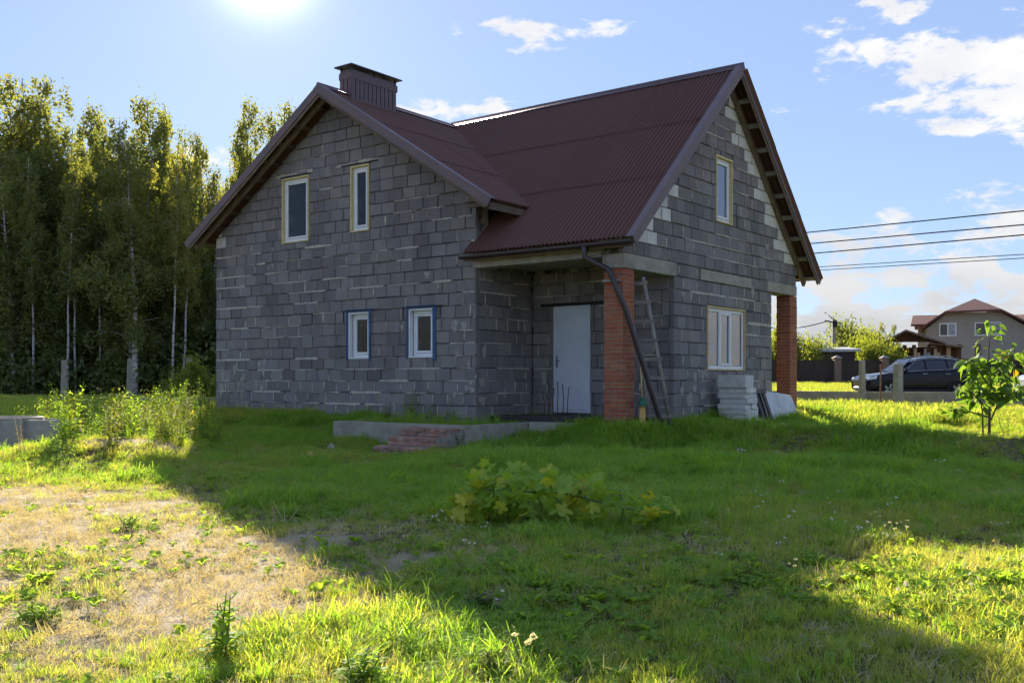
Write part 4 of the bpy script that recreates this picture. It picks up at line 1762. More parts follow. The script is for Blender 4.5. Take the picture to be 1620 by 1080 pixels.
# slab pile at left, planks lying one on another
for k in range(4):
    m = MB()
    x = (270 - 810) / 1575 * 29
    m.box((-1.35 + .05 * k, -.3, 0), (1.4 - .08 * k, .3, .075))
    tag(m.build('concrete_slab', 'concrete', None, loc=(x + .1 * (k % 2), 29 + .03 * k, gz1(x, 29) - .1 + k * .10), rot=(0, 0, R(-4 + k))),
        f'long grey slab lying in a pile before the forest, {["lowest", "second", "third", "topmost"][k]} one', 'slab', 'slabs piled before the forest')

# neighbours' brown sheet fence with brick posts
FY = 65.
fx0, fx1 = 10.5, 62.
posts_x = [fx0 + i * 3.1 for i in range(17)]
shift = (1324 - 810) / 1575 * FY - posts_x[4]
posts_x = [p + shift - 0.0 for p in posts_x]
nf = thing('sheet_fence', 'dark brown metal sheet fence with brick posts across the street', 'fence', (posts_x[0], FY, .4))
for i, p in enumerate(posts_x):
    lp = p - posts_x[0]
    m = MB()
    m.box((lp - .22, -.22, -.2), (lp + .22, .22, 1.80))
    po = m.build('post', 'post_brick', nf)
    m = MB()
    m.hexa([(lp - .29, -.29, 1.80), (lp + .29, -.29, 1.80), (lp + .29, .29, 1.80), (lp - .29, .29, 1.80), (lp - .06, -.06, 1.96), (lp + .06, -.06, 1.96), (lp + .06, .06, 1.96), (lp - .06, .06, 1.96)])
    m.build('cap', 'concrete', po)
    if i < len(posts_x) - 1:
        m = MB()
        L = 3.1 - .44
        n = 24
        vs, fs = [], []
        for j in range(n + 1):
            xx = lp + .22 + L * j / n
            yv = (0, .03)[(j // 2) % 2]
            vs += [(xx, yv, .12), (xx, yv, 1.62)]
        fs = [(2 * j, 2 * j + 2, 2 * j + 3, 2 * j + 1) for j in range(n)]
        m.add(vs, fs)
        pn = m.build('panel', 'fence_metal', nf)
        m = MB()
        m.box((lp + .225, -.03, 1.62), (lp + 2.875, .06, 1.66))
        m.build('top_rail', 'fence_metal', pn)
        m = MB()
        m.box((lp + .225, -.1, -.2), (lp + 2.875, .1, .12))
        m.build('plinth', 'concrete', nf)

# neighbour's house
NY = 82.
nh = thing('neighbour_house', 'beige plastered two-storey house with red-brown roof behind the brown fence', 'house', ((1542 - 810) / 1575 * NY, NY, .5), -math.atan(732 / 1575))


def npx(px, py, y=NY):
    return (px - 1542) / 1575 * y * .907, EYE + (601 - py) / 1575 * y - .5


m = MB()
wl_, wr_ = npx(1463, 560)[0], npx(1660, 560)[0]
zE = npx(0, 530)[1]
ap = npx(1542, 486)[1]
kx0, kx1 = npx(1497, 0)[0], npx(1582, 0)[0]
kz = npx(0, 494)[1]
ring_ = [(wl_, 0, -.8), (wr_, 0, -.8), (wr_, 0, zE - 1.5), (npx(1625, 0)[0], 0, npx(0, 519)[1]), (kx1, 0, kz), (kx0, 0, kz), (npx(1463, 0)[0], 0, npx(0, 519)[1])]
m.prism(ring_, (0, 9, 0))
m.build('wall', 'plaster_beige', nh)
roof = MB()


def rq(*pts):
    """a slab of roof through the given ring, 18 cm thick"""
    roof.prism(pts, (0, 0, .18))


yz = lambda px, py: npx(px, py)
a1 = yz(1542, 472)
l1, l2, l3 = yz(1495, 495), yz(1452, 522), yz(1452, 522)
r1, r2 = yz(1584, 494), yz(1650, 528)
# half-hipped gable: front hip triangle, two side slopes
rq((l1[0], -.6, l1[1]), (r1[0], -.6, r1[1]), (a1[0], 2.6, a1[1]))
rq((l1[0], -.6, l1[1]), (a1[0], 2.6, a1[1]), (a1[0], 9.5, a1[1]), (l2[0], 9.5, l2[1]), (l2[0], -.6, l2[1]))
rq((r1[0], -.6, r1[1]), (r2[0], -.6, r2[1]), (r2[0], 9.5, r2[1]), (a1[0], 9.5, a1[1]), (a1[0], 2.6, a1[1]))
# cross wing to the left and to the right, ridges along the street
c1, c2 = yz(1443, 494), yz(1436, 512)
rq((c2[0], 2.2, c2[1]), (l2[0] + 3.4, 2.2, c2[1]), (l2[0] + 3.4, 5.2, c1[1]), (c2[0], 5.2, c1[1]))
rq((c2[0], 5.2, c1[1]), (l2[0] + 3.4, 5.2, c1[1]), (l2[0] + 3.4, 8.6, c2[1]), (c2[0], 8.6, c2[1]))
d1, d2 = yz(1620, 497), yz(1720, 512)
rq((d1[0] - 1.5, 2.2, d2[1]), (d2[0], 2.2, d2[1]), (d2[0], 5.2, d1[1]), (d1[0] - 1.5, 5.2, d1[1]))
roof.build('roof', 'red_roof', nh)
m = MB()
m.box((npx(1447, 0)[0], 3.0, -.8), (wl_ + .5, 8.0, npx(0, 512)[1]))
m.box((wr_ - .5, 3.0, -.8), (npx(1700, 0)[0], 8.0, npx(0, 514)[1]))
m.build('wing_wall', 'plaster_beige', nh)
for (p0, p1, q0, q1) in ((1485, 1513, 510, 531), (1542, 1584, 510, 531)):
    x0, zt_ = npx(p0, q0)
    x1, zb_ = npx(p1, q1)
    m = MB()
    t = .09
    for b_ in ((x0, x1, zb_, zb_ + t), (x0, x1, zt_ - t, zt_), (x0, x0 + t, zb_ + t, zt_ - t), (x1 - t, x1, zb_ + t, zt_ - t), ((x0 + x1) / 2 - t / 2, (x0 + x1) / 2 + t / 2, zb_ + t, zt_ - t)):
        m.box((b_[0], -.06, b_[2]), (b_[1], .02, b_[3]))
    w_ = m.build('window', 'pvc', nh)
    for (e0, e1, mt) in ((x0 + t, (x0 + x1) / 2 - t / 2, 'dark_glass'), ((x0 + x1) / 2 + t / 2, x1 - t, 'curtain_glass')):
        m = MB()
        m.box((e0, -.03, zb_ + t), (e1, -.01, zt_ - t))
        m.build('pane', mt, w_)
x0, zt_ = npx(1543, 544)
x1, zb_ = npx(1552, 562)
boxpart('small_window', 'dark_glass', (x0, -.03, zb_), (x1, .02, zt_), nh)

# timber gazebo in front of it
GYY = 72.
gzb = thing('timber_gazebo', 'brown timber gazebo with low gable roof before the beige house', 'gazebo', ((1433 - 810) / 1575 * GYY, GYY, .5), -math.atan(623 / 1575))


def gpx(px, py):
    return (px - 1433) / 1575 * GYY * .93, EYE + (601 - py) / 1575 * GYY - .5


m = MB()
a = gpx(1433, 525)
l, r_ = gpx(1398, 543), gpx(1495, 546)
for (p, q) in ((l, a), (a, r_)):
    m.prism([(p[0], -1, p[1]), (q[0], -1, q[1]), (q[0], 5, q[1]), (p[0], 5, p[1])], (0, 0, .14))
m.build('roof', 'post_brick', gzb)
m = MB()
m.prism([gpx(1408, 0)[:1] + (0, gpx(0, 541)[1]), gpx(1472, 0)[:1] + (0, gpx(0, 541)[1]), (a[0], 0, a[1] - .1)], (0, .1, 0))
m.build('gable_boards', 'gazebo_wood', gzb)
for p in (1410, 1431, 1446, 1470, 1487, 1500, 1516):
    xx, zz = gpx(p, 545)
    boxpart('post', 'gazebo_wood' if p != 1500 else 'fresh_wood', (xx - .14, 0.12, -.6), (xx + .14, .4, zz - .02), gzb)
boxpart('back_wall', 'gazebo_wood', (gpx(1408, 0)[0], 3.2, -.6), (gpx(1518, 0)[0], 3.4, gpx(0, 543)[1] - .2), gzb)
m = MB()
p0, p1 = gpx(1470, 545), gpx(1522, 551)
m.prism([(p0[0], -.6, p0[1]), (p1[0], -.6, p1[1]), (p1[0], 4, p1[1]), (p0[0], 4, p0[1])], (0, 0, .12))
m.build('side_roof', 'post_brick', gzb)
for k in range(9):
    xx, zz = gpx(1448 + k * 5.2, 548 + 0)
    hh = gpx(0, 552 + 6 * ((k * 7) % 3))[1]
    boxpart('cut_board', 'fresh_wood' if k not in (2, 3, 4) else 'grey_wood', (xx - .1, -.25, -.6), (xx + .1, -.2, hh), gzb)

# small shed roof behind the fence
sx, sz_ = (1303 - 810) / 1575 * 69, EYE + (601 - 556) / 1575 * 69
sh = thing('tool_shed', 'small shed with pale metal roof behind the brown fence', 'shed', (sx, 69, .5))
boxpart('wall', 'fence_metal', (.1, .1, -.6), (2.2, 2, sz_ - .5), sh)
m = MB()
m.hexa([(-.1, -.2, sz_ - .52), (2.5, -.2, sz_ - .5), (2.5, 2.4, sz_ - .3), (-.1, 2.4, sz_ - .32), (-.1, -.2, sz_ - .35), (2.5, -.2, sz_ - .33), (2.5, 2.4, sz_ - .1), (-.1, 2.4, sz_ - .12)])
m.build('roof', 'shed_metal', sh)

# utility pole and cables
PY = 76.
px_ = (1319 - 810) / 1575 * PY
up = thing('utility_pole', 'concrete utility pole with crossarm above the bushes', 'pole', (px_, PY, .5))
m = MB()
hh = EYE + (601 - 505) / 1575 * PY - .5
m.hexa([(-.22, -.2, -.5), (.22, -.2, -.5), (.22, .2, -.5), (-.22, .2, -.5), (-.1, -.1, hh), (.1, -.1, hh), (.1, .1, hh), (-.1, .1, hh)])
m.build('pole', 'concrete', up)
m = MB()
m.tube([(-.7, 0, hh - .1), (.6, 0, hh - .35)], .05, 6)
m.tube([(-.45, 0, hh + .35), (.1, 0, hh - .1)], .03, 6)
m.box((-.15, -.25, hh - .6), (.2, -.1, hh - .1))
m.build('crossarm', 'black_plastic', up)


def cable(p0, p1, sag, r, lab):
    m = MB()
    p0, p1 = Vector(p0), Vector(p1)
    pts = []
    for i in range(33):
        t = i / 32
        p = p0.lerp(p1, t)
        p.z -= sag * 4 * t * (1 - t)
        pts.append(p)
    m.tube(pts, r, 6, False)
    tag(m.build('power_cable', 'cable'), lab, 'cable', 'overhead power cables')


def at(px, py, y):
    return ((px - 810) / 1575 * y, y, EYE + (601 - py) / 1575 * y)


ys0, ys1 = 60., 33.
names = ['topmost thick overhead cable right of the gable', 'second overhead cable from the top', 'third overhead cable from the top', 'fourth, thinner overhead cable from the top', 'lowest thin overhead cable right of the gable']
for k, (q0, q1, r) in enumerate(((367, 333, .024), (385, 355, .024), (401, 371, .024), (423, 402, .015), (428, 408, .015))):
    a0_, b0_ = Vector(at(1285, q0, 44.)), Vector(at(1625, q1, 36.))
    d_ = b0_ - a0_
    cable(a0_ - d_ * 1.6, b0_ + d_ * .9, .0, r, names[k])
a0_, b0_ = Vector(at(1262, 513, 76.)), Vector((px_ - .4, PY, .5 + hh - .1))
cable(a0_ - (b0_ - a0_) * .9, b0_, .25, .035, 'single sagging cable running to the utility pole')


# ------------------------------------------------------------------ cars
def make_car(name, label, loc, rz, paint):
    c = thing(name, label, 'car', loc, rz)
    # stations along x, front at -2.35: (x, half width, z low, z belt, z roof, half width roof)
    S = [(-2.36, .55, .42, .74, .74, .50), (-2.28, .78, .30, .82, .83, .70), (-2.0, .90, .20, .93, .95, .80), (-1.5, .935, .18, 1.00, 1.03, .80), (-1.05, .94, .18, 1.04, 1.07, .78),
         (-.98, .94, .18, 1.045, 1.10, .76), (-.25, .94, .18, 1.07, 1.60, .62), (.25, .94, .18, 1.09, 1.685, .62), (.9, .94, .18, 1.11, 1.69, .61), (1.5, .93, .25, 1.15, 1.645, .59),
         (1.95, .915, .28, 1.20, 1.55, .57), (2.12, .89, .34, 1.20, 1.40, .60), (2.27, .84, .42, 1.12, 1.17, .68), (2.34, .72, .50, .95, .97, .62)]

    def ring(s, k=0.):
        x, w, zl, zb_, zr, wr = s
        return [(x, w * .90, zl), (x, w + k, zl + .12), (x, w + k, zl + (zb_ - zl) * .55), (x, w * .985 + k, zb_ - .03), (x, w * .95, zb_ + .01), (x, wr + (w * .95 - wr) * .35, zb_ + (zr - zb_) * .6), (x, wr, zr - .02), (x, wr * .6, zr + .005)]
    m = MB()
    vs, fs = [], []
    for s in S:
        r = ring(s)
        vs += r + [(x, -y, z) for x, y, z in r[::-1]]
    n = 16
    for i in range(len(S) - 1):
        for k in range(n):
            k2 = (k + 1) % n
            fs.append((i * n + k, i * n + k2, (i + 1) * n + k2, (i + 1) * n + k))
    fs += [tuple(range(n)), tuple(range((len(S) - 1) * n, len(S) * n))[::-1]]
    m.add(vs, fs)
    body = m.build('body', paint, c, True)
    ss = body.modifiers.new('sub', 'SUBSURF')
    ss.levels = ss.render_levels = 2

    def side(x, h, sgn, out=.012):
        xs = [s[0] for s in S]
        w, zb_, zr, wr = (np.interp(x, xs, [s[j] for s in S]) for j in (1, 3, 4, 5))
        f = h
        y = np.interp(f, [0, .6, 1.0], [w * .95, wr + (w * .95 - wr) * .35, wr])
        return (x, sgn * (float(y) + out), float(zb_ + .02 + (zr - zb_ - .02) * f))
    for sgn in (-1, 1):
        for poly in ([(-.78, .08), (.10, .08), (.10, .80), (-.22, .80), (-.5, .55)], [(.17, .08), (1.02, .08), (1.0, .78), (.17, .80)], [(1.09, .08), (1.72, .20), (1.42, .70), (1.07, .76)]):
            m = MB()
            pts = [side(x, h, sgn) for x, h in poly]
            m.add(pts, [tuple(range(len(pts)))])
            m.build('side_window', 'dark_glass', c)
        m = MB()
        m.tube([side(x, h, sgn, .018) for x, h in ((-.82, .04), (.1, .04), (1.0, .04), (1.75, .16))], .012, 6)
        m.tube([side(x, h, sgn, .016) for x, h in ((-.82, .04), (-.5, .6), (-.2, .86), (.3, .88), (1.0, .86), (1.45, .8), (1.75, .16))], .011, 6)
        m.build('window_trim', 'chrome', c)
        for x in (-.05, .9):
            m = MB()
            m.tube([(x, sgn * .955, .98), (x + .2, sgn * .955, .99)], .017, 6)
            m.build('door_handle', 'chrome', c)
        m = MB()
        m.box((-.84, sgn * 1.0 - .09, 1.05), (-.70, sgn * 1.0 + .09, 1.20))
        mo = m.build('mirror', paint, c)
        b = mo.modifiers.new('b', 'BEVEL')
        b.width = .04
        m = MB()
        m.box((-1.5, sgn * .93 - .015, .28), (1.6, sgn * .93 + .02, .38))
        m.build('sill', 'black_plastic', c)
        m = MB()
        m.hexa([(2.02, sgn * .80, 1.00), (2.30, sgn * .72, .98), (2.30, sgn * .86, .98), (2.02, sgn * .925, 1.0), (2.0, sgn * .80, 1.14), (2.28, sgn * .70, 1.12), (2.27, sgn * .85, 1.12), (2.0, sgn * .92, 1.15)])
        m.build('tail_light', 'red_lens', c)
        m = MB()
        m.hexa([(-2.30, sgn * .5, .74), (-2.0, sgn * .85, .80), (-1.95, sgn * .925, .80), (-2.26, sgn * .80, .74), (-2.28, sgn * .5, .84), (-1.98, sgn * .82, .93), (-1.9, sgn * .91, .93), (-2.24, sgn * .78, .85)])
        m.build('headlight', 'clear_lens', c)
        for x in (-1.42, 1.42):
            m = MB()
            prof = [(.20, -.10), (.34, -.115), (.365, -.06), (.365, .06), (.34, .115), (.20, .10)]
            m.lathe(prof, seg=28)
            m.v = [(x + a, sgn * .85 + cc * sgn, .365 + b) for a, b, cc in m.v]
            wh = m.build('wheel', 'tyre', c, True)
            m = MB()
            m.lathe([(.0, .06), (.06, .075), (.20, .05), (.235, .09), (.235, .05)], seg=28)
            for q in range(5):
                t = q * 2 * math.pi / 5
                dx, dz_ = math.cos(t), math.sin(t)
                m.hexa([(dx * .05 - dz_ * .03, dz_ * .05 + dx * .03, .07), (dx * .05 + dz_ * .03, dz_ * .05 - dx * .03, .07), (dx * .23 + dz_ * .045, dz_ * .23 - dx * .045, .085), (dx * .23 - dz_ * .045, dz_ * .23 + dx * .045, .085)] +
                       [(dx * .05 - dz_ * .03, dz_ * .05 + dx * .03, .10), (dx * .05 + dz_ * .03, dz_ * .05 - dx * .03, .10), (dx * .23 + dz_ * .045, dz_ * .23 - dx * .045, .105), (dx * .23 - dz_ * .045, dz_ * .23 + dx * .045, .105)])
            m.v = [(x + a, sgn * .855 + cc * sgn, .365 + b) for a, b, cc in m.v]
            m.build('rim', 'rim', wh)
            m = MB()
            vs, fs = [], []
            for q in range(15):
                t = math.pi * (-.08 + 1.16 * q / 14)
                for rr_ in (.375, .44):
                    vs.append((x + math.cos(t) * rr_, sgn * .955, .365 + math.sin(t) * rr_))
            fs = [(2 * q, 2 * q + 1, 2 * q + 3, 2 * q + 2) for q in range(14)]
            o_ = len(vs)
            vs += [(a, sgn * .80, cc) for a, b, cc in vs]
            fs += [(2 * q, o_ + 2 * q, o_ + 2 * q + 2, 2 * q + 2) for q in range(14)] + [(2 * q + 1, o_ + 2 * q + 1, o_ + 2 * q + 3, 2 * q + 3) for q in range(14)]
            m.add(vs, fs)
            m.build('wheel_arch', 'black_plastic', c)
    m = MB()
    m.hexa([(-.93, -.70, 1.12), (-.93, .70, 1.12), (-.33, .58, 1.585), (-.33, -.58, 1.585), (-.95, -.70, 1.14), (-.95, .70, 1.14), (-.36, .58, 1.605), (-.36, -.58, 1.605)])
    m.build('windscreen', 'dark_glass', c)
    m = MB()
    m.hexa([(2.10, -.54, 1.42), (2.10, .54, 1.42), (2.26, .64, 1.20), (2.26, -.64, 1.20), (2.14, -.54, 1.44), (2.14, .54, 1.44), (2.30, .64, 1.21), (2.30, -.64, 1.21)])
    m.build('rear_window', 'clear_lens', c)
    m = MB()
    m.hexa([(1.75, -.55, 1.585), (1.75, .55, 1.585), (2.17, .52, 1.53), (2.17, -.52, 1.53), (1.75, -.55, 1.64), (1.75, .55, 1.64), (2.17, .52, 1.555), (2.17, -.52, 1.555)])
    m.build('roof_spoiler', paint, c)
    for sgn in (-1, 1):
        m = MB()
        m.tube([(-.1, sgn * .6, 1.64), (0, sgn * .6, 1.715), (1.2, sgn * .59, 1.72), (1.4, sgn * .58, 1.66)], .018, 6)
        m.build('roof_rail', 'chrome', c)
    m = MB()
    m.box((2.28, -.6, .55), (2.37, .6, .70))
    m.build('rear_bumper', 'black_plastic', c)
    return c


cyy = 41.
make_car('parked_car', 'black sport utility car parked behind concrete posts across the lawn', ((1444 - 810) / 1575 * cyy, cyy, .02), R(4), 'car_paint')
make_car('parked_car', 'silver car showing only at the right edge behind the young tree', ((1706 - 810) / 1575 * 40.5, 40.5, .02), R(2), 'silver_paint')


# ------------------------------------------------------------------ trees
def rand_unit(n, r):
    v = r.normal(size=(n, 3))
    return v / np.linalg.norm(v, axis=1, keepdims=True)


def leaf_quads(c, size, r, droop=.35, aspect=.62):
    """(N,3) centres -> diamond shaped leaves"""
    n = len(c)
    a = rand_unit(n, r)
    a[:, 2] -= droop
    a /= np.linalg.norm(a, axis=1, keepdims=True)
    b = np.cross(a, rand_unit(n, r))
    b /= np.linalg.norm(b, axis=1, keepdims=True) + 1e-9
    s = (size * r.uniform(.6, 1.35, n))[:, None]
    return np.stack([c - a * s * .5, c + b * s * aspect * .5, c + a * s * .5, c - b * s * aspect * .5], 1)


def make_tree(seed, h, width, base, nleaf, leaf, droopy=1.0, trunk_r=.14, nb=46, taper=1.0):
    r = np.random.default_rng(seed)
    # trunk
    npt = 9
    t = np.linspace(0, 1, npt)
    tx = np.cumsum(r.normal(0, .012 * h, npt)) * t
    ty = np.cumsum(r.normal(0, .012 * h, npt)) * t
    path = np.stack([tx, ty, t * h], 1)
    m = MB()
    m.tube([tuple(p) for p in path], [trunk_r * (1 - .93 * q) + .008 for q in t], 8)
    tip, wgt = [], []
    for i in range(nb):
        f = base + (1 - base) * ((i + r.uniform(0, 1)) / nb)
        f = min(f, .985)
        k = f * (npt - 1)
        i0 = min(int(k), npt - 2)
        p = path[i0] + (path[i0 + 1] - path[i0]) * (k - i0)
        az = i * 2.4 + r.uniform(-.6, .6)
        g = (f - base) / (1 - base)
        env = (min(1, (g + .10) / .32) ** .7) * (1 - g) ** (.55 * taper) + .07
        L = width * env * r.uniform(.4, 1.3)
        el = R(r.uniform(28, 58))
        d = np.array([math.cos(az) * math.cos(el), math.sin(az) * math.cos(el), math.sin(el)])
        pts = []
        for q in np.linspace(0, 1, 6):
            dz = -droopy * .55 * L * q ** 2.4
            pts.append(p + d * L * q + np.array([0, 0, dz]))
        pts = np.array(pts)
        m.tube([tuple(x) for x in pts], [max(.006, .035 * (1 - f) * (1 - q) + .010 * (1 - q) + .004) for q in np.linspace(0, 1, 6)], 4, False)
        tip.append(pts)
        wgt.append(L ** 1.6 + .02)
    wgt = np.array(wgt)
    wgt /= wgt.sum()
    cen = []
    for pts, w in zip(tip, wgt):
        n = int(nleaf * w)
        if n < 3:
            n = 3
        L = np.linalg.norm(pts[-1] - pts[0])
        # sub-clumps hanging off the branch
        ncl = max(3, int(n / 45))
        q = r.uniform(.22, 1.02, ncl) ** .8
        k = np.clip(q, 0, .999) * 5
        i0 = k.astype(int)
        cc = pts[i0] + (pts[np.minimum(i0 + 1, 5)] - pts[i0]) * (k - i0)[:, None]
        cc = cc + r.normal(0, .10 * L + .05, (ncl, 3))
        idx = r.integers(0, ncl, n)
        sp = r.normal(0, 1, (n, 3)) * np.array([.15, .15, .30]) * (.55 + .22 * L)
        sp[:, 2] -= np.abs(r.normal(0, .25, n)) * droopy
        cen.append(cc[idx] + sp)
    cen = np.concatenate(cen)
    cen[:, 2] = np.maximum(cen[:, 2], .4)
    return m, cen, r


def tree_meshes(name, *a, leafmat_='birch_leaf', barkmat='bark_birch', leaf=.16, **k):
    m, cen, r = make_tree(*a, leaf=leaf, **k)
    tm = m.mesh('trunk', barkmat, True)
    q = leaf_quads(cen, leaf, r)
    cm = quads_mesh('crown', q, leafmat_, r.uniform(0, 1, len(q)))
    return tm, cm


BIRCH = [tree_meshes('b', s, 15., w, b, n, leaf=.17, droopy=dr, nb=nb_) for s, w, b, n, dr, nb_ in
         ((101, 4.2, .14, 26000, 1.0, 66), (102, 3.6, .18, 22000, .8, 60), (103, 4.7, .12, 28000, 1.2, 70), (104, 3.2, .24, 17000, .9, 54), (105, 4.0, .16, 24000, 1.1, 62))]
DENSE = [tree_meshes('d', s, 15., w, b, n, leaf=.19, droopy=.6, nb=64, leafmat_='dark_leaf', barkmat='bark') for s, w, b, n in ((111, 4.2, .05, 28000), (112, 3.9, .08, 26000))]


def put_tree(pair, name, label, x, y, h, rz, wscale=1., group=None, z=None):
    z = gz1(x, y) if z is None else z
    s = h / 15.
    t = link(name, None, None, (x, y, z - .05), (0, 0, rz), (s * wscale, s * wscale, s))
    tag(t, label, 'tree', group)
    link('trunk', pair[0], t)
    link('crown', pair[1], t)
    return t


# front row: place on the picture (px), distance, top (py), kind
ORD = ['first', 'second', 'third', 'fourth', 'fifth', 'sixth', 'seventh', 'eighth', 'ninth', 'tenth', 'eleventh', 'twelfth', 'thirteenth', 'fourteenth', 'fifteenth', 'sixteenth', 'seventeenth', 'eighteenth', 'nineteenth', 'twentieth']
FR = [(2, 46, 172, 'B', 0, 1.0), (40, 49, 130, 'B', 2, 1.0), (86, 47, 132, 'B', 1, 1.05), (128, 56, 164, 'B', 3, .9), (170, 45, 215, 'D', 0, .9), (205, 43, 190, 'B', 0, 1.0),
      (236, 50, 150, 'B', 3, 1.0), (262, 53, 168, 'B', 4, .8), (300, 55, 255, 'B', 1, .9), (326, 50, 208, 'B', 2, .75), (370, 54, 228, 'B', 4, .7), (400, 50, 163, 'B', 1, .8), (452, 52, 168, 'B', 3, .9), (492, 55, 190, 'B', 0, .8)]
FR = sorted(FR + [(22, 44, 225, 'B', 4, 1.0), (64, 45, 240, 'D', 1, .9), (108, 46, 205, 'B', 2, .9), (148, 47, 240, 'B', 0, .95), (282, 45, 262, 'D', 1, .8), (345, 46, 300, 'B', 2, .9)])
rng.seed(60)
for i, (px, yy, py, kd, var, ws_) in enumerate(FR):
    x = (px - 810) / 1575 * yy
    top = EYE + (601 - py) / 1575 * yy
    h = top - gz1(x, yy)
    pr = (BIRCH if kd == 'B' else DENSE)[var]
    lab = f'tall {"birch" if kd == "B" else "dark green tree"} at the forest edge, {ORD[i]} crown counted from the left'
    put_tree(pr, 'birch_tree' if kd == 'B' else 'broadleaf_tree', lab, x, yy, h, rng.uniform(0, 6.28), ws_, 'trees at the forest edge')
for i in range(24):
    px = -140 + i * 30 + rng.uniform(-8, 8)
    yy = rng.uniform(58, 78)
    x = (px - 810) / 1575 * yy
    top = 601 - rng.uniform(250, 350)
    h = EYE + (601 - top) / 1575 * yy - gz1(x, yy)
    pr = DENSE[i % 2] if i % 3 else BIRCH[i % 5]
    put_tree(pr, 'forest_tree', 'tree in the dense rear rows of the forest left of the house', x, yy, h, rng.uniform(0, 6.28), 1.15, 'trees in the rear of the forest')
# low dark trees filling the forest edge beneath the crowns
for i in range(16):
    px = -60 + i * 31 + rng.uniform(-9, 9)
    yy = rng.uniform(44, 50)
    x = (px - 810) / 1575 * yy
    put_tree(DENSE[i % 2], 'understorey_tree', f'low dark understorey tree at the forest foot, {"first second third fourth fifth sixth seventh eighth ninth tenth eleventh twelfth thirteenth fourteenth fifteenth sixteenth".split()[i]} counted from the left',
             x, yy, rng.uniform(5, 8.5), rng.uniform(0, 6.28), 1.5, 'low trees at the forest foot')


SLIM = [tree_meshes('s', sd_, 15., w, b, n, leaf=.16, droopy=1.0, nb=40, trunk_r=tr) for sd_, w, b, n, tr in
        ((121, 2.2, .36, 9000, .19), (122, 1.6, .42, 6000, .09), (123, 1.8, .40, 6500, .10))]
for px, yy, py, var, lab in ((214, 42.0, 215, 0, 'birch with thick white black-marked trunk behind the middle post'), (106, 42.4, 240, 1, 'birch with slim pale trunk above the left concrete post'),
                             (120, 43.0, 260, 2, 'birch with thin grey trunk right of the left concrete post'), (272, 42.3, 225, 1, 'slim white birch leaning near the house corner'),
                             (290, 43.2, 270, 2, 'thin birch sapling beside the slim white birch'), (52, 43.0, 250, 2, 'thin birch standing in the dark at far left'), (160, 43.4, 280, 1, 'slim birch midway between the two left posts')):
    x = (px - 810) / 1575 * yy
    h = EYE + (601 - py) / 1575 * yy - gz1(x, yy)
    t = put_tree(SLIM[var], 'birch_tree', lab, x, yy, h, rng.uniform(0, 6.28), .85, 'slim birches before the forest')
    t.rotation_euler.x, t.rotation_euler.y = R(rng.uniform(-1.5, 1.5)), R(rng.uniform(-1, 3))


# undergrowth at the foot of the forest: one mass
def leaf_mass(name, xs0, xs1, y0, y1, hmin, hmax, n, leaf, mat, seed):
    r = np.random.default_rng(seed)
    nc = n // 70
    x = r.uniform(xs0, xs1, nc)
    y = r.uniform(y0, y1, nc)
    hgt = hmin + (hmax - hmin) * r.uniform(0, 1, nc) ** 1.4
    z = gz(x, y) + hgt * r.uniform(.1, 1, nc)
    idx = r.integers(0, nc, n)
    c = np.stack([x, y, z], 1)[idx] + r.normal(0, 1, (n, 3)) * np.array([.45, .45, .4])
    c[:, 2] = np.maximum(c[:, 2], gz(c[:, 0], c[:, 1]) + .05)
    q = leaf_quads(c, leaf, r)
    return quads_mesh(name, q, mat, r.uniform(0, 1, len(q)))


tag(link('undergrowth', leaf_mass('undergrowth', -34, -10, 42.5, 50, .5, 3.4, 46000, .22, 'dark_leaf', 5)), 'dark leafy undergrowth along the foot of the forest', 'undergrowth', kind='stuff')


# bushes
def bush_mesh(seed, n, leaf, mat, w=1., h=1., up=False):
    r = np.random.default_rng(seed)
    nc = 46
    d = rand_unit(nc, r)
    d[:, 2] = np.abs(d[:, 2])
    rad = r.uniform(.35, 1, nc)[:, None]
    c = d * rad * np.array([w, w, h])
    c[:, 2] = c[:, 2] * .92 + .12 * h
    idx = r.integers(0, nc, n)
    p = c[idx] + r.normal(0, .16, (n, 3)) * np.array([w, w, h])
    p[:, 2] = np.maximum(p[:, 2], .03)
    q = leaf_quads(p, leaf, r)
    cm = quads_mesh('foliage', q, mat, r.uniform(0, 1, n))
    m = MB()
    for k in range(10):
        e = c[k * 4]
        m.tube([(0, 0, 0), tuple(e * .5 + np.array([0, 0, .1 * h])), tuple(e)], [.03 * h, .018 * h, .006 * h], 5, False)
    return m.mesh('stem', 'bark', True), cm


BUSH = [bush_mesh(s, 9000, .08, 'bush_leaf') for s in (1, 2, 3)]
BUSHD = [bush_mesh(s, 9000, .08, 'dark_leaf') for s in (4, 5)]


def put_bush(pair, name, label, x, y, w, h, z=None, group=None):
    z = gz1(x, y) if z is None else z
    t = link(name, None, None, (x, y, z), (0, 0, rng.uniform(0, 6.28)), (w, w, h))
    tag(t, label, 'bush', group)
    link('stem', pair[0], t)
    link('foliage', pair[1], t)


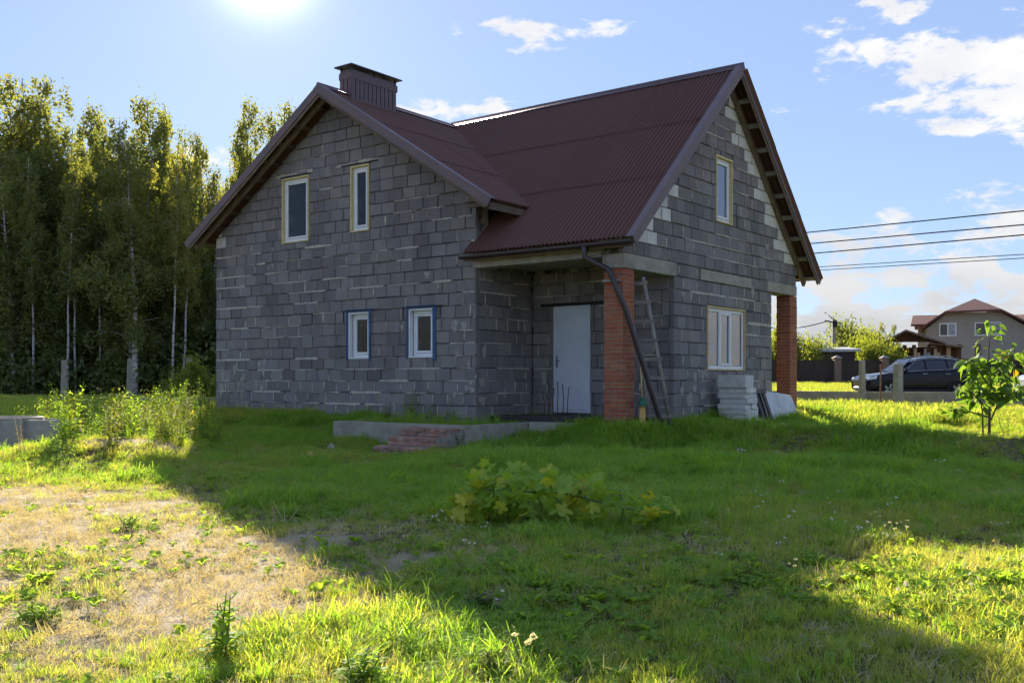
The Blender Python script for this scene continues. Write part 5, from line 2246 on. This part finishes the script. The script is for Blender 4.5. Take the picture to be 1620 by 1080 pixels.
x = (318 - 810) / 1575 * 33
put_bush(BUSH[0], 'berry_bush', 'bush with green leaves beside the far house corner before the forest', x, 32.5, .95, 1.25)
names_b = ['behind the gap beside the right brick column', 'directly right of the right brick column', 'left of the utility pole', 'right of the utility pole', 'above the fence left of the concrete posts', 'behind the left concrete post by the car', 'left of the gazebo', 'in front of the gazebo gable']
for i, (px, py, yy, w) in enumerate(((1232, 508, 74, 1.7), (1268, 530, 72, 1.6), (1292, 534, 70, 1.5), (1345, 508, 78, 2.3), (1368, 518, 74, 1.5), (1380, 530, 70, 1.4), (1398, 540, 69, 1.1), (1414, 548, 68, 1.0))):
    x = (px - 810) / 1575 * yy
    top = EYE + (601 - py) / 1575 * yy
    put_bush(BUSH[i % 3] if i != 3 else BUSHD[0], 'garden_shrub', 'yellow-green shrub ' + names_b[i], x, yy, w, (top - .4) / 1.15, .4, 'shrubs behind the brown fence')
for i, (px, py) in enumerate(((1365, 520), (1395, 510), (1412, 512))):
    yy = 95
    x = (px - 810) / 1575 * yy
    put_tree(BIRCH[i], 'distant_tree', f'distant slim tree above the shrubs, {["left", "middle", "right"][i]} of three', x, yy, EYE + (601 - py) / 1575 * yy - .5, i, .8, 'distant slim trees')

# ------------------------------------------------------------------ young tree on the lawn (each leaf a part)


def leaf_shape(seed, L=1., W=.5, lobes=0, fold=.12, curl=.25, mat='sapling_leaf'):
    """one leaf along +y with a fold at its midrib; outline with teeth or lobes"""
    r = random.Random(seed)
    m = MB()
    n = 8
    left, mid, right = [], [], []
    for i in range(n + 1):
        t = i / n
        w = W * math.sin(math.pi * min(t ** .8, 1)) * (1 - .25 * t) * .5
        if lobes:
            w *= .50 + .66 * abs(math.sin(t * math.pi * lobes + .4))
        if i in (0, n):
            w = .004
        zc = -curl * t * t * L
        mid.append((0, t * L, zc))
        left.append((-w, t * L - w * .25, zc + w * fold * 2 + r.uniform(-.01, .01)))
        right.append((w, t * L - w * .25, zc + w * fold * 2 + r.uniform(-.01, .01)))
    vs = left + mid + right
    k = n + 1
    fs = []
    for i in range(n):
        fs += [(i, k + i, k + i + 1, i + 1), (k + i, 2 * k + i, 2 * k + i + 1, k + i + 1)]
    m.add(vs, fs)
    return m.mesh('leaf', mat, True)


SAPL = [leaf_shape(i, 1, .60) for i in range(4)]
sx_, sy_ = 9.35, 19.5
szz = gz1(sx_, sy_)
sap = thing('young_tree', 'young fruit tree with large drooping leaves on the lawn at right', 'tree', (sx_, sy_, szz))
rng.seed(71)
m = MB()
stems = [[(0, 0, 0), (.0, 0, .5), (.03, .02, 1.1), (-.02, 0, 1.7), (.05, 0, 2.25)], [(-.10, .05, 0), (-.12, .03, .5), (-.22, .0, 1.0), (-.30, 0, 1.55)], [(.03, 0, .35), (.25, .05, .8), (.45, .0, 1.3), (.5, 0, 1.8)],
         [(.0, 0, .5), (-.35, -.1, .85), (-.62, -.1, 1.0)], [(.02, 0, .7), (.35, -.15, .85), (.65, -.1, 1.0)], [(0, 0, .6), (.1, .4, 1.0), (.1, .6, 1.3)], [(.0, 0, .4), (-.5, .05, .55), (-.8, .05, .55)],
         [(.0, 0, 1.0), (-.3, -.15, 1.35), (-.45, -.1, 1.5)], [(.02, 0, 1.2), (.35, -.1, 1.5), (.6, 0, 1.65)]]
for k, st in enumerate(stems):
    m.tube(st, [max(.006, (.03 if k < 1 else .018) * (1 - .75 * i / (len(st) - 1))) for i in range(len(st))], 6)
m.build('trunk', 'bark', sap, True)
cnt = 0
for k, st in enumerate(stems):
    st = [Vector(p) for p in st]
    nl = (62, 42, 42, 28, 30, 26, 28, 28, 28)[k]
    for j in range(nl):
        t = rng.uniform(.30 if k else .36, 1.0) * (len(st) - 1)
        i0 = min(int(t), len(st) - 2)
        p = st[i0].lerp(st[i0 + 1], t - i0)
        az = rng.uniform(0, 6.28)
        L = rng.uniform(.17, .29) * (1.0 if p.z < 1.8 else .72)
        offv = Vector((math.cos(az), math.sin(az), rng.uniform(-.4, .5))) * rng.uniform(.03, .22)
        o = link('leaf', SAPL[rng.randrange(4)], sap, p + offv, (R(rng.uniform(-70, 15)), R(rng.uniform(-40, 40)), az - R(90)), (L, L, L))
        if (p.z > 1.2 and p.x > .35 and rng.random() < .22):
            setmat(o, 'yellow_leaf')
        cnt += 1

# ------------------------------------------------------------------ big-leaved sprawling plant on the lawn


def palmate_leaf(seed, mat):
    """five-lobed leaf, stalk end at the origin, blade along +y, cupped and wavy"""
    r = random.Random(seed)
    m = MB()
    n = 44
    c = Vector((0, .36, 0))
    ph = r.uniform(0, 6)
    cup = r.uniform(-.55, .35)
    rings = [[], []]
    for k in range(n):
        t = 2 * math.pi * k / n - math.pi / 2
        lobe = .30 + .24 * abs(math.cos(2.5 * (t - math.pi / 2))) ** .8
        if abs(math.sin((t + math.pi / 2) / 2)) < .12:
            lobe *= .45
        lobe *= 1 + (.06 if k % 2 else -.05) + r.uniform(-.04, .04)
        for q, f in enumerate((.55, 1.0)):
            x, y = math.cos(t) * lobe * f, math.sin(t) * lobe * f
            rr_ = math.hypot(x, y)
            z = cup * rr_ * rr_ * 1.6 + .05 * f * math.sin(3 * t + ph) + (.03 * f if k % 2 else 0) - .06 * abs(math.cos(2.5 * (t - math.pi / 2))) * f
            rings[q].append(c + Vector((x, y, z)))
    fs = [(0, 1 + k, 1 + (k + 1) % n) for k in range(n)]
    fs += [(1 + k, 1 + n + k, 1 + n + (k + 1) % n, 1 + (k + 1) % n) for k in range(n)]
    m.add([c] + rings[0] + rings[1], fs)
    return m.mesh('leaf', mat, True)


VINE = [palmate_leaf(20 + i, 'vine_leaf') for i in range(6)]
vx, vy, vz = gp(880, 832)
vine = thing('sprawling_vine', 'sprawling vine with big yellow-green lobed leaves in the middle of the lawn', 'plant', (vx, vy, vz))
rng.seed(81)
sc_ = vy / 1575


def vpt(px, py, dy=0.):
    return Vector(((px - 880) * sc_, dy, (832 - py) * sc_))


trail = [(735, 790), (760, 760), (800, 768), (850, 765), (895, 770), (940, 778), (985, 790), (1020, 800), (1060, 803)]
m = MB()
m.tube([vpt(px, py + 12, rng.uniform(-.1, .15)) for px, py in trail], .010, 6)
for px in (770, 800, 830, 850, 880, 930, 980):
    m.tube([vpt(px, 836), vpt(px + 8, 800, .05), vpt(px + rng.uniform(-15, 15), 775)], .009, 5)
m.tube([vpt(800, 775), vpt(825, 800, -.1), vpt(838, 846, -.3)], .008, 5)
m.build('stem', 'stem_green', vine, True)


def vleaf(px, py, dy, L, mat=None, pitch=None):
    o = link('leaf', VINE[rng.randrange(6)], vine, vpt(px, py, dy), (R(rng.uniform(-55, 55) if pitch is None else pitch), R(rng.uniform(-45, 45)), R(rng.uniform(0, 360))), (L, L, L))
    if mat:
        setmat(o, mat)


for i in range(230):
    t = rng.random() ** 1.15
    k = t * (len(trail) - 1)
    i0 = min(int(k), len(trail) - 2)
    a, b = trail[i0], trail[i0 + 1]
    px = a[0] + (b[0] - a[0]) * (k - i0)
    py = a[1] + (b[1] - a[1]) * (k - i0)
    L = rng.uniform(.09, .20) * (1 if px < 960 else .62)
    yl = (px < 760 and rng.random() < .45) or (890 < px < 925 and rng.random() < .4) or (px > 1010 and rng.random() < .5) or rng.random() < .05
    vleaf(px + rng.uniform(-12, 12), py - 5 + rng.uniform(-16, 44) * (1 if px < 960 else .5), rng.uniform(-.35, .4), L, 'vine_yellow' if yl else None)
for i in range(14):
    vleaf(815 + rng.uniform(-15, 30), 800 + rng.uniform(0, 48), -.15 - rng.uniform(0, .25), rng.uniform(.09, .15), 'vine_yellow' if rng.random() < .3 else None)

# ------------------------------------------------------------------ herbs: prototypes
WEEDL = [leaf_shape(40 + i, 1, .34, 0, .1, .3, 'weed') for i in range(3)]


def weed_mesh(seed, h, nst, leaf, mat, spread=.12, rows=9, aspect=.3, flower=None):
    """upright stems with leaves, in one mesh"""
    r = random.Random(seed)
    leaves, stems_ = [], MB()
    for s in range(nst):
        az, tl = r.uniform(0, 6.28), r.uniform(.02, spread)
        hh = h * r.uniform(.65, 1.0)
        base = Vector((r.uniform(-spread, spread) * .4, r.uniform(-spread, spread) * .4, 0))
        topv = base + Vector((math.cos(az) * tl, math.sin(az) * tl, hh))
        stems_.tube([base, base.lerp(topv, .5) + Vector((r.uniform(-.01, .01), r.uniform(-.01, .01), 0)), topv], [.006, .005, .002], 4, False)
        for i in range(rows):
            t = .15 + .85 * i / rows + r.uniform(-.03, .03)
            p = base.lerp(topv, min(t, 1))
            for q in range(2):
                a2 = i * 1.57 + q * 3.14 + r.uniform(-.4, .4)
                L = leaf * r.uniform(.7, 1.2) * (1.15 - .7 * t)
                el = r.uniform(-.1, .9)
                d = Vector((math.cos(a2) * math.cos(el), math.sin(a2) * math.cos(el), math.sin(el)))
                sd_ = Vector((-math.sin(a2), math.cos(a2), 0)) * L * aspect * .5
                up_ = Vector((0, 0, -L * .25))
                leaves.append((p, p + d * L * .42 + sd_, p + d * L * .42 - sd_, p + d * L * .75 + sd_ * .7 + up_ * .35, p + d * L * .75 - sd_ * .7 + up_ * .35, p + d * L + up_ * 1.1))
    return stems_, np.array([[tuple(v) for v in q] for q in leaves])


def joined_weed(seed, h, nst, leaf, mat, name='foliage', **k):
    st, q = weed_mesh(seed, h, nst, leaf, mat, **k)
    o = len(st.v)
    m = MB()
    m.add(st.v, st.f)
    for a in q:
        m.add(a, [(0, 1, 2), (1, 3, 4, 2), (3, 5, 4)], rng.random())
    return m.mesh(name, mat)


def tuft_mesh(seed, n, h, spread, wdt, mat, bend=.5, lean=.5):
    """grass blades, two quads and a tip each"""
    r = random.Random(seed)
    m = MB()
    for i in range(n):
        az = r.uniform(0, 6.28)
        rad = spread * math.sqrt(r.random())
        p = Vector((rad * math.cos(az), rad * math.sin(az), -.01))
        a2 = r.uniform(0, 6.28)
        L = h * r.uniform(.45, 1.1)
        d = Vector((math.cos(a2), math.sin(a2), 0))
        sd_ = Vector((-d.y, d.x, 0)) * wdt * r.uniform(.6, 1.2) * .5
        ln = r.uniform(.05, lean)
        bd = r.uniform(.1, bend)
        p1 = p + d * L * ln * .4 + Vector((0, 0, L * .5))
        p2 = p + d * L * (ln + bd * .5) + Vector((0, 0, L * (.88 - .25 * bd)))
        p3 = p + d * L * (ln + bd) + Vector((0, 0, L * (1.0 - .6 * bd)))
        vs = [p - sd_, p + sd_, p1 + sd_ * .85, p1 - sd_ * .85, p2 + sd_ * .5, p2 - sd_ * .5, p3]
        m.add(vs, [(0, 1, 2, 3), (3, 2, 4, 5), (5, 4, 6)], r.random() * .999 + .0005)
    return m.mesh('tuft', mat)


def rosette_mesh(seed, n, L, mat):
    r = random.Random(seed)
    m = MB()
    for i in range(n):
        a = i * 2.4 + r.uniform(-.3, .3)
        l_ = L * r.uniform(.6, 1.1)
        el = r.uniform(.15, 1.0)
        d = Vector((math.cos(a), math.sin(a), 0))
        s = Vector((-d.y, d.x, 0)) * l_ * r.uniform(.16, .26)
        p1 = d * l_ * .45 * math.cos(el) + Vector((0, 0, l_ * .45 * math.sin(el)))
        p2 = d * l_ * .8 * math.cos(el) + Vector((0, 0, l_ * .7 * math.sin(el)))
        p3 = d * l_ * 1.0 + Vector((0, 0, l_ * .62 * math.sin(el)))
        m.add([(0, 0, 0), p1 + s * .8, p1 - s * .8, p2 + s, p2 - s, p3], [(0, 1, 2), (1, 3, 4, 2), (3, 5, 4)], r.random() * .999 + .0005)
    return m.mesh('rosette', mat)


def flower_mesh(seed, h, n, size):
    r = random.Random(seed)
    m = MB()
    for i in range(n):
        p = Vector((r.uniform(-.06, .06), r.uniform(-.06, .06), h * r.uniform(.6, 1)))
        for k in range(5):
            a = r.uniform(0, 6.28)
            c = p + Vector((math.cos(a), math.sin(a), r.uniform(-.6, .6))) * size * .5
            s = size * .45
            m.add([c + Vector((s, 0, 0)), c + Vector((0, s * .5, .9 * s)), c + Vector((-s, 0, .2 * s)), c + Vector((0, -s * .5, -.9 * s))], [(0, 1, 2, 3)], r.random())
    return m.mesh('flower_head', 'petal')


# ------------------------------------------------------------------ scattering of ground cover
def scatter(name, label, cat, protos, pts, rots, scl, idx):
    pc = bpy.data.collections.new(name + '_kinds')
    for k, me_ in enumerate(protos):
        o = bpy.data.objects.new(f'{name}_kind_{k}', me_)
        pc.objects.link(o)
    me_ = bpy.data.meshes.new(name)
    n = len(pts)
    me_.vertices.add(n)
    me_.vertices.foreach_set('co', np.asarray(pts, np.float32).reshape(-1))
    for nm, ty, arr in (('rot', 'FLOAT_VECTOR', rots), ('scl', 'FLOAT', scl), ('idx', 'INT', idx)):
        at_ = me_.attributes.new(nm, ty, 'POINT')
        at_.data.foreach_set('vector' if ty == 'FLOAT_VECTOR' else 'value', np.asarray(arr, np.int32 if ty == 'INT' else np.float32).reshape(-1))
    ob = link(name, me_)
    tag(ob, label, cat, kind='stuff')
    ng = bpy.data.node_groups.new(name, 'GeometryNodeTree')
    ng.interface.new_socket('Geometry', in_out='INPUT', socket_type='NodeSocketGeometry')
    ng.interface.new_socket('Geometry', in_out='OUTPUT', socket_type='NodeSocketGeometry')
    gi, go = ng.nodes.new('NodeGroupInput'), ng.nodes.new('NodeGroupOutput')
    ci = ng.nodes.new('GeometryNodeCollectionInfo')
    ci.inputs['Collection'].default_value = pc
    ci.inputs['Separate Children'].default_value = True
    ci.inputs['Reset Children'].default_value = True
    ip = ng.nodes.new('GeometryNodeInstanceOnPoints')
    ip.inputs['Pick Instance'].default_value = True

    def attr(nm, ty):
        a = ng.nodes.new('GeometryNodeInputNamedAttribute')
        a.data_type = ty
        a.inputs['Name'].default_value = nm
        return a.outputs['Attribute']
    er = ng.nodes.new('FunctionNodeEulerToRotation')
    ng.links.new(attr('rot', 'FLOAT_VECTOR'), er.inputs[0])
    ng.links.new(gi.outputs[0], ip.inputs['Points'])
    ng.links.new(ci.outputs[0], ip.inputs['Instance'])
    ng.links.new(attr('idx', 'INT'), ip.inputs['Instance Index'])
    ng.links.new(er.outputs[0], ip.inputs['Rotation'])
    ng.links.new(attr('scl', 'FLOAT'), ip.inputs['Scale'])
    ng.links.new(ip.outputs[0], go.inputs[0])
    md = ob.modifiers.new('scatter', 'NODES')
    md.node_group = ng
    return ob


def visible_xy(n, y0, y1, r, power=1.0, margin=1.12):
    """random ground points in the wedge the lens takes in, a little wider"""
    u = r.uniform(0, 1, n)
    y = (y0 ** power + u * (y1 ** power - y0 ** power)) ** (1 / power)
    x = r.uniform(-1, 1, n) * (y * .515 * margin + .8)
    return x, y


def off_house(x, y, pad=.02):
    s, u = to_house(x, y)
    a = (s > -8.28 - pad) & (s < 0 + pad) & (u > -pad) & (u < 8.1)
    b = (s > -.1) & (s < 3.33 + pad) & (u > 1.85) & (u < 8.1)
    c = (s > -2.16) & (s < 1.22) & (u > -1.79) & (u < 1.9)
    st = np.zeros_like(a)
    for (x0, x1, y0, y1, _z) in STEPS:
        st |= (s > x0) & (s < x1) & (u > y0) & (u < y1)
    d_ = (s > 1.2) & (s < 3.3) & (u > .25) & (u < 1.9)
    return ~(a | b | c | st | d_)


def rots_for(n, r, tilt=.18):
    return np.stack([r.normal(0, tilt, n), r.normal(0, tilt, n), r.uniform(0, 6.28, n)], 1)


r = np.random.default_rng(201)
SHORT = [tuft_mesh(300 + i, 38, .085, .075, .0055, 'grass') for i in range(5)]
LUSH = [tuft_mesh(320 + i, 34, .15, .075, .0065, 'grass_lush', .9, .5) for i in range(5)]
STRAW = [tuft_mesh(340 + i, 22, .07, .085, .004, 'straw', 1.0, .9) for i in range(3)]
TALL = [tuft_mesh(360 + i, 26, .42, .07, .008, 'grass_lush', .8, .35) for i in range(4)]
CLUMP = [tuft_mesh(380 + i, 46, .36, .28, .022, 'grass', .8, .5) for i in range(4)]
ROSE = [rosette_mesh(400 + i, 11, .13, 'weed') for i in range(4)]
CLOV = [rosette_mesh(420 + i, 18, .06, 'grass_lush') for i in range(3)]


def lawnmap(x, y):
    """how lush the grass is, 0..1"""
    v = .5 + .33 * lumps(x * .8 + 3, y * .8, 1.0) + .2 * lumps(x, y + 7, 3.0)
    s, u = to_house(x, y)
    near = np.exp(-np.maximum(house_dist(x, y) - .2, 0) / 1.6)
    band = np.exp(-((y - 13.0 - .25 * x) / 3.2) ** 2)
    return np.clip(v * .55 + near * .6 + band * .35 * (x > -3), 0, 1)


# near and middle lawn
x, y = visible_xy(105000, 3.4, 24, r, 1.25)
b = bare(x, y)
lm = lawnmap(x, y)
ok = off_house(x, y) & (r.uniform(0, 1, len(x)) > b * 1.45) & (r.uniform(0, 1, len(x)) < .45 + .75 * lm)
x, y, b, lm = x[ok], y[ok], b[ok], lm[ok]
far = np.interp(y, [3.5, 8, 16, 24], [.75, .95, 1.15, 1.3])
lush = r.uniform(0, 1, len(x)) < np.clip(lm * 1.15 - .25, .05, .85) * (1 - b)
strawy = r.uniform(0, 1, len(x)) < .10 + .35 * b
idx = np.where(strawy, 10 + r.integers(0, 3, len(x)), np.where(lush, 5 + r.integers(0, 5, len(x)), r.integers(0, 5, len(x))))
scl = far * r.uniform(.55, 1.35, len(x)) * (.7 + .5 * lm) * np.clip(1 + .38 * lumps(x, y, 1.7) + .25 * lumps(x + 5, y, 5.0), .45, 1.45)
scatter('lawn_grass', 'short patchy lawn grass round the house', 'grass', SHORT + LUSH + STRAW, np.stack([x, y, gz(x, y)], 1), rots_for(len(x), r), scl, idx)
# dry straw over the bare soil
x, y = visible_xy(60000, 3.4, 17, r, 1.2)
b = bare(x, y)
ok = off_house(x, y) & (r.uniform(0, 1, len(x)) < b * .38 + .05)
x, y = x[ok], y[ok]
scatter('dry_straw', 'dry straw lying over bare soil', 'straw', STRAW, np.stack([x, y, gz(x, y)], 1), rots_for(len(x), r, .5), r.uniform(.5, 1.1, len(x)), r.integers(0, 3, len(x)))
# broad-leaved weeds in the turf
x, y = visible_xy(26000, 3.5, 18, r, 1.1)
wv = .5 + .5 * lumps(x + 20, y, 1.3) + .9 * np.exp(-((x - 2.6) / 1.2) ** 2 - ((y - 5.2) / 1.4) ** 2) + .5 * np.exp(-((x + 4.2) / 1.3) ** 2 - ((y - 6.4) / .8) ** 2)
b = bare(x, y)
ok = off_house(x, y) & (r.uniform(0, 1, len(x)) < np.clip(wv - .45, 0.02, 1) * (1 - .8 * b))
x, y = x[ok], y[ok]
k = len(x)
scatter('broadleaf_weeds', 'dandelions, plantain and clover growing through the turf', 'weeds', ROSE + CLOV, np.stack([x, y, gz(x, y) + .02], 1), rots_for(k, r, .15), r.uniform(.3, .75, k), np.where(r.uniform(0, 1, k) < .45, r.integers(0, 4, k), 4 + r.integers(0, 3, k)))
# taller grass along the house, the terrace and the plot edge
x, y = visible_xy(60000, 9, 33, r, 1.2)
s, u = to_house(x, y)
hd = house_dist(x, y)
p = np.where(s < -.2, .22, .45) * np.exp(-(np.maximum(hd - .1, 0) / .8) ** 2) * (np.abs(s) < 12) + .6 * np.exp(-((s - .2) / 2.6) ** 2 - ((u + 2.6) / .8) ** 2)
p = p + .30 * np.exp(-((s - 2.8) / 1.2) ** 2 - ((u + .7) / .7) ** 2) + .28 * (y > 22) * (x > 6) + .3 * (y > 20) * (x < -8)
p = p + .8 * np.exp(-((x + 6.6) / 2.2) ** 2 - ((y - 17.5) / 1.5) ** 2) * .8
p = p * np.clip(.6 + .5 * lumps(x, y, 2.0), .1, 1.3) + .03 * (lumps(x - 3, y, 1.5) > .5)
ok = off_house(x, y) & (r.uniform(0, 1, len(x)) < p) & (bare(x, y) < .5)
x, y = x[ok], y[ok]
k = len(x)
scatter('tall_grass', 'taller unmown grass along the walls and the plot edge', 'grass', TALL, np.stack([x, y, gz(x, y)], 1), rots_for(k, r, .12), r.uniform(.35, .95, k) * np.interp(y, [9, 20, 33], [.7, .8, 1.0]) * np.where((np.abs(to_house(x, y)[0] - .9) < 2.2) & (to_house(x, y)[1] < 0), .55, 1.0), r.integers(0, 4, k))
# far meadow
x, y = visible_xy(52000, 22, 64, r, 1.0, 1.25)
road = (y > 37.2) & (y < 45.8)
ok = off_house(x, y) & ~road
x, y = x[ok], y[ok]
k = len(x)
scatter('meadow_grass', 'sunlit meadow grass beyond the house', 'grass', CLUMP, np.stack([x, y, gz(x, y)], 1), rots_for(k, r, .12), r.uniform(.35, .9, k), r.integers(0, 4, k))
# terrace weeds
n = 900
s = r.uniform(-1.95, 1.0, n)
u = r.uniform(-1.55, 1.7, n)
ok = (u < -.1) | (s > .1)
s, u = s[ok], u[ok]
wx, wy = HC[0] + E1[0] * s + E2[0] * u, HC[1] + E1[1] * s + E2[1] * u
k = len(wx)
scatter('terrace_grass', 'grass growing on the earth fill of the terrace', 'grass', LUSH + TALL, np.stack([wx, wy, np.full(k, -.08)], 1), rots_for(k, r), r.uniform(.3, .8, k), np.where(r.uniform(0, 1, k) < .8, r.integers(0, 5, k), 5 + r.integers(0, 4, k)))
# thin dry stalks standing in the lawn
STALK = [tuft_mesh(440 + i, 3, .34, .05, .004, 'straw', .5, .3) for i in range(3)]
x, y = visible_xy(2600, 5, 21, r, 1.3)
ok = off_house(x, y) & (r.uniform(0, 1, len(x)) < np.clip(.35 + .45 * lumps(x + 2, y, 1.4), .05, 1))
x, y = x[ok], y[ok]
k = len(x)
scatter('dry_stalks', 'thin dry grass stalks standing in the lawn', 'grass', STALK, np.stack([x, y, gz(x, y)], 1), rots_for(k, r, .15), r.uniform(.4, 1.0, k) * np.interp(y, [5, 20], [.6, 1.1]), r.integers(0, 3, k))
# small white flowers
FLOW = [flower_mesh(500 + i, .14, 3, .016) for i in range(3)]
x, y = visible_xy(2600, 4.2, 21, r, 1.1)
fv = .35 * (x > -1) + .5 * np.exp(-((x - 4.0) / 2.) ** 2 - ((y - 16) / 2) ** 2) + .5 * np.exp(-((x + 1.0) / 1.5) ** 2 - ((y - 14.5) / 2.5) ** 2)
ok = off_house(x, y) & (r.uniform(0, 1, len(x)) < fv * np.clip(.25 + .6 * lumps(x, y, 1.2), 0, 1)) & (bare(x, y) < .4)
x, y = x[ok], y[ok]
k = len(x)
scatter('white_flowers', 'small white clover and yarrow flowers in the lawn', 'flowers', FLOW, np.stack([x, y, gz(x, y)], 1), rots_for(k, r, .1), r.uniform(.5, 1.1, k), r.integers(0, 3, k))
# sunlit weeds by the well rings and the mound, one mass
WD = [joined_weed(600 + i, .85, 5, .15, 'weed_yellow' if i % 2 else 'weed', spread=.22, rows=10, aspect=.35) for i in range(4)]
n = 1500
x = r.uniform(-13, -3.6, n)
y = r.uniform(14.2, 28, n)
p = np.exp(-((x + 7.4) / 2.4) ** 2 - ((y - 19.0) / 3.5) ** 2) + .5 * np.exp(-((x + 8.3) / .9) ** 2 - ((y - 15.6) / .8) ** 2) + .7 * np.exp(-((x + 7.6) / .9) ** 2 - ((y - 24.2) / 1.2) ** 2) + .6 * np.exp(-((x + 5.4) / 1.0) ** 2 - ((y - 16.6) / .9) ** 2)
ok = off_house(x, y, .1) & (r.uniform(0, 1, n) < p) & ~((x < -7.25) & (y < 18.2)) & (x / y < -.30)
x, y = x[ok], y[ok]
k = len(x)
scatter('sunlit_weeds', 'tall sunlit weeds left of the house by the concrete rings', 'weeds', WD, np.stack([x, y, gz(x, y)], 1), rots_for(k, r, .1), r.uniform(.35, 1.15, k), r.integers(0, 4, k))

# ------------------------------------------------------------------ single plants that stand out
rng.seed(91)
SINGLE = [  # px, py of its foot, height, stems, leaf length, material, label
    (366, 1040, .30, 4, .13, 'weed', 'leafy weed standing up in the sunlit foreground left of centre'),
    (575, 1085, .14, 6, .09, 'weed', 'low leafy weed at the bottom edge left of centre'),
    (786, 1072, .14, 4, .07, 'weed_yellow', 'bright yellow-green weed at the bottom edge by the shadow line'),
    (838, 1066, .20, 2, .03, 'weed', 'white-flowering yarrow stem at the bottom edge'),
    (752, 972, .10, 9, .09, 'dark_leaf', 'dark rosette weed in the shaded foreground'),
    (672, 658, .68, 5, .14, 'weed', 'dark tall weed against the gable wall left of the house corner'),
    (703, 660, .48, 3, .11, 'weed', 'short green weed against the gable wall nearest the corner'),
    (723, 660, .50, 3, .09, 'weed', 'narrow green weed by the house corner'),
    (640, 662, .42, 4, .09, 'weed_yellow', 'pale yellowing weed before the gable wall under the right lower window'),
    (722, 712, .34, 6, .09, 'dark_leaf', 'dark bushy weed at the right end of the brick steps'),
    (780, 716, .52, 2, .06, 'weed_yellow', 'thin yellow-green weed before the terrace edge right of the steps'),
    (820, 712, .58, 2, .06, 'weed', 'tall thin weed before the terrace edge'),
    (960, 716, .42, 3, .09, 'weed', 'leafy weed in the grass before the brick column'),
    (450, 832, .22, 5, .02, 'straw', 'dead brown stalks standing in the shaded lawn'),
    (100, 742, .55, 7, .09, 'weed', 'bushy weed with pale leaves in front of the concrete rings'),
    (30, 720, .60, 3, .05, 'straw', 'dry rusty dock stalk before the left concrete ring'),
    (1210, 690, .28, 5, .09, 'weed', 'leafy weed in the grass before the white board'),
    (205, 838, .12, 6, .08, 'weed', 'low weed on the sunlit bare soil'),
    (60, 985, .12, 6, .09, 'weed', 'low leafy weed at the lower left edge'),
    (1590, 690, .5, 4, .10, 'weed', 'weed at the foot of the young tree'),
]
for px, py, h, ns, lf, mt, lab in SINGLE:
    asp = .40
    x, y, z = gp(px, py)
    if 640 <= px <= 730 and py < 665:
        q = hw((px - 753) / 50. * 1.0 - .05, -.12)
        x, y, z = q.x, q.y, -.06
    t = thing('weed_plant', lab, 'plant', (x, y, z), rng.uniform(0, 6))
    st, q = weed_mesh(rng.randrange(9999), h, ns, lf, mt, spread=.08 + .3 * h, rows=9, aspect=asp)
    st.build('stem', 'stem_green' if mt != 'straw' else 'straw', t)
    m = MB()
    for a in q:
        m.add(a, [(0, 1, 2), (1, 3, 4, 2), (3, 5, 4)], rng.random())
    m.build('foliage', mt, t)
    if 'yarrow' in lab:
        tag(link('flower_head', flower_mesh(9, h * 1.05, 5, .02), t), kind='stuff')
